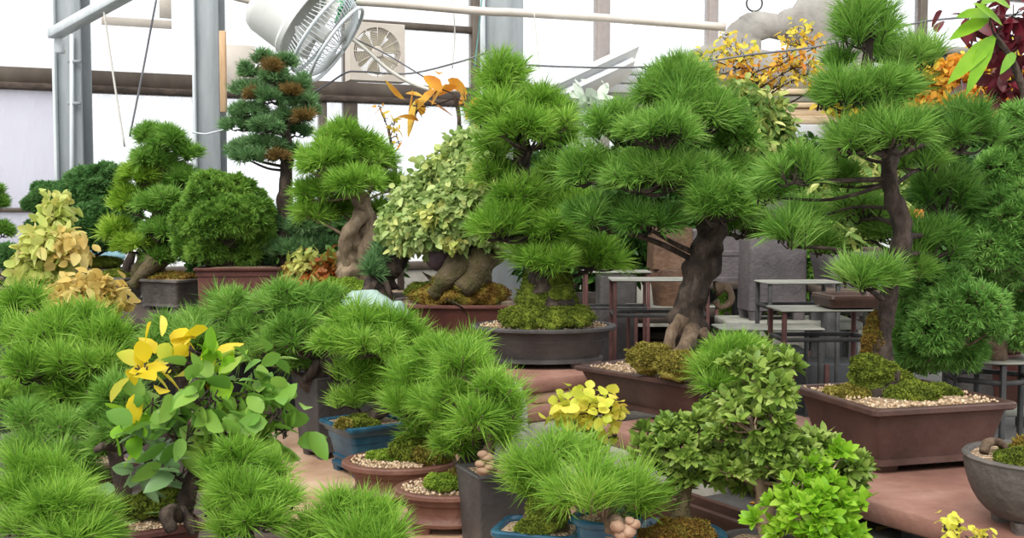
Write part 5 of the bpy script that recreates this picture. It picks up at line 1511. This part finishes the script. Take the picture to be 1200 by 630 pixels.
far('autumn_sapling', 'small sapling with feathery yellow compound leaves under the box fan', 'sapling', 7.0, [low9(470, 7.0), (468, 260, 2.5), (462, 190, 2), (455, 150, 1.5)],
    [(445, 125, 8, 6, 0, 'leaf_orange'), (450, 138, 10, 6), (460, 142, 12, 6), (456, 154, 10, 5, 0, 'leaf_orange'), (465, 155, 8, 8), (468, 165, 6, 6, 0, 'leaf_orange')], .05, 2, .42, 'leaf_gold', 801, dens=.7)
# hanging burgundy plant
far('burgundy_shrub', 'tall shrub of glossy burgundy leaves at the upper frame corner', 'shrub', 4.6, [low9(1240, 4.6), (1235, 200, 5), (1215, 120, 4), (1180, 70, 3), (1160, 40, 2.5)],
    [(1150, 30, 26, 20), (1170, 55, 30, 20), (1195, 40, 30, 26), (1180, 90, 26, 18), (1135, 22, 14, 10), (1200, 85, 24, 20), (1165, 108, 26, 12), (1190, 118, 26, 12), (1185, 12, 30, 18)], .085, 3, .62, 'leaf_wine', 811, dens=1.1)
mbx = bpy.data.objects.get('burgundy_shrub')
far('strap_leaf_plant', 'plant with long green strap leaves under the burgundy shrub', 'plant', 4.4, [low9(1230, 4.4), (1215, 180, 5), (1190, 80, 4), (1165, 40, 3)], [(1160, 20, 20, 10)], .12, 2, .3, 'leaf_spring', 821, dens=.8)
sp = [o for o in bpy.data.objects if o.name.startswith('strap_leaf_plant')][0]
mb = MB()
for a, b in (((1165, 40), (1132, 98)), ((1168, 42), (1110, 90)), ((1160, 20), (1112, 42)), ((1165, 18), (1120, 8)), ((1190, 62), (1172, 78)), ((1185, 10), (1150, -14)), ((1175, 30), (1140, -4))):
    p, q = at(a[0], a[1], 4.4), at(b[0], b[1], 4.25)
    d = q - p; L_ = np.linalg.norm(d)
    leaves(mb, [p], [d], [[0.2, -.9, .5]], L_ * 1.0, .20, .25, .1, 0)
mb.build('strap_leaves', 'leaf_spring', sp)
o = thing('orange_pot', 'small orange pot hanging among leaves behind the open pine', 'pot', at(1073, 285, 5.6))
kk = 5.6 / FPX
cc = at(1073, 285, 5.6)
MB().add(*loft([(6 * kk, 6 * kk, cc[2]), (9 * kk, 9 * kk, cc[2] + 40 * kk), (7 * kk, 7 * kk, cc[2] + 40 * kk), (6 * kk, 6 * kk, cc[2] + 20 * kk)], 'oval', 0, (cc[0], cc[1], 0))).build('body', 'pot_orange', o, True, 40)
MB().add(*tube([cc + [0, 0, 40 * kk], cc + [0, 0, 130 * kk]], .003, 5, smooth=False)).build('hanger', 'iron_dark', o)
o = thing('white_vase', 'slim white vase glimpsed beside the open pine trunk', 'vase', at(1038, 290, 5.8))
cc = at(1038, 290, 5.8); kk = 5.8 / FPX
MB().add(*loft([(7 * kk, 7 * kk, cc[2]), (9 * kk, 9 * kk, cc[2] + 18 * kk), (5 * kk, 5 * kk, cc[2] + 30 * kk), (7 * kk, 7 * kk, cc[2] + 38 * kk), (5 * kk, 5 * kk, cc[2] + 38 * kk), (4 * kk, 4 * kk, cc[2] + 20 * kk)], 'oval', 0, (cc[0], cc[1], 0))).build('body', 'cloth_white', o, True, 60)
plank_table('plank_table', 'small table under the white vase', 1015, 1060, 5.8, cc[2], .2)
# fallen leaves
g = np.random.default_rng(5)
for i in range(22):
    u_, v_ = g.uniform(.75, 1.9), g.uniform(-.09, -.01)
    if i >= 12: v_ = g.uniform(.0, .3)
    p = ORG + U * u_ + W * v_ + [0, 0, .702]
    mb = MB(); d = unit(np.array([g.normal(), g.normal(), .05]))
    leaves(mb, [p], [d], [[g.normal() * .15, g.normal() * .15, 1]], .045, .6, .2, .0, .2)
    m_ = ('leaf_orange', 'leaf_russet', 'leaf_gold', 'leaf_amber')[i % 4]
    o = mb.build('fallen_leaf', m_)
    tag(o, 'fallen autumn leaf lying loose on the dark plinth under the big slab', 'leaf', 'fallen leaves on the plinth')
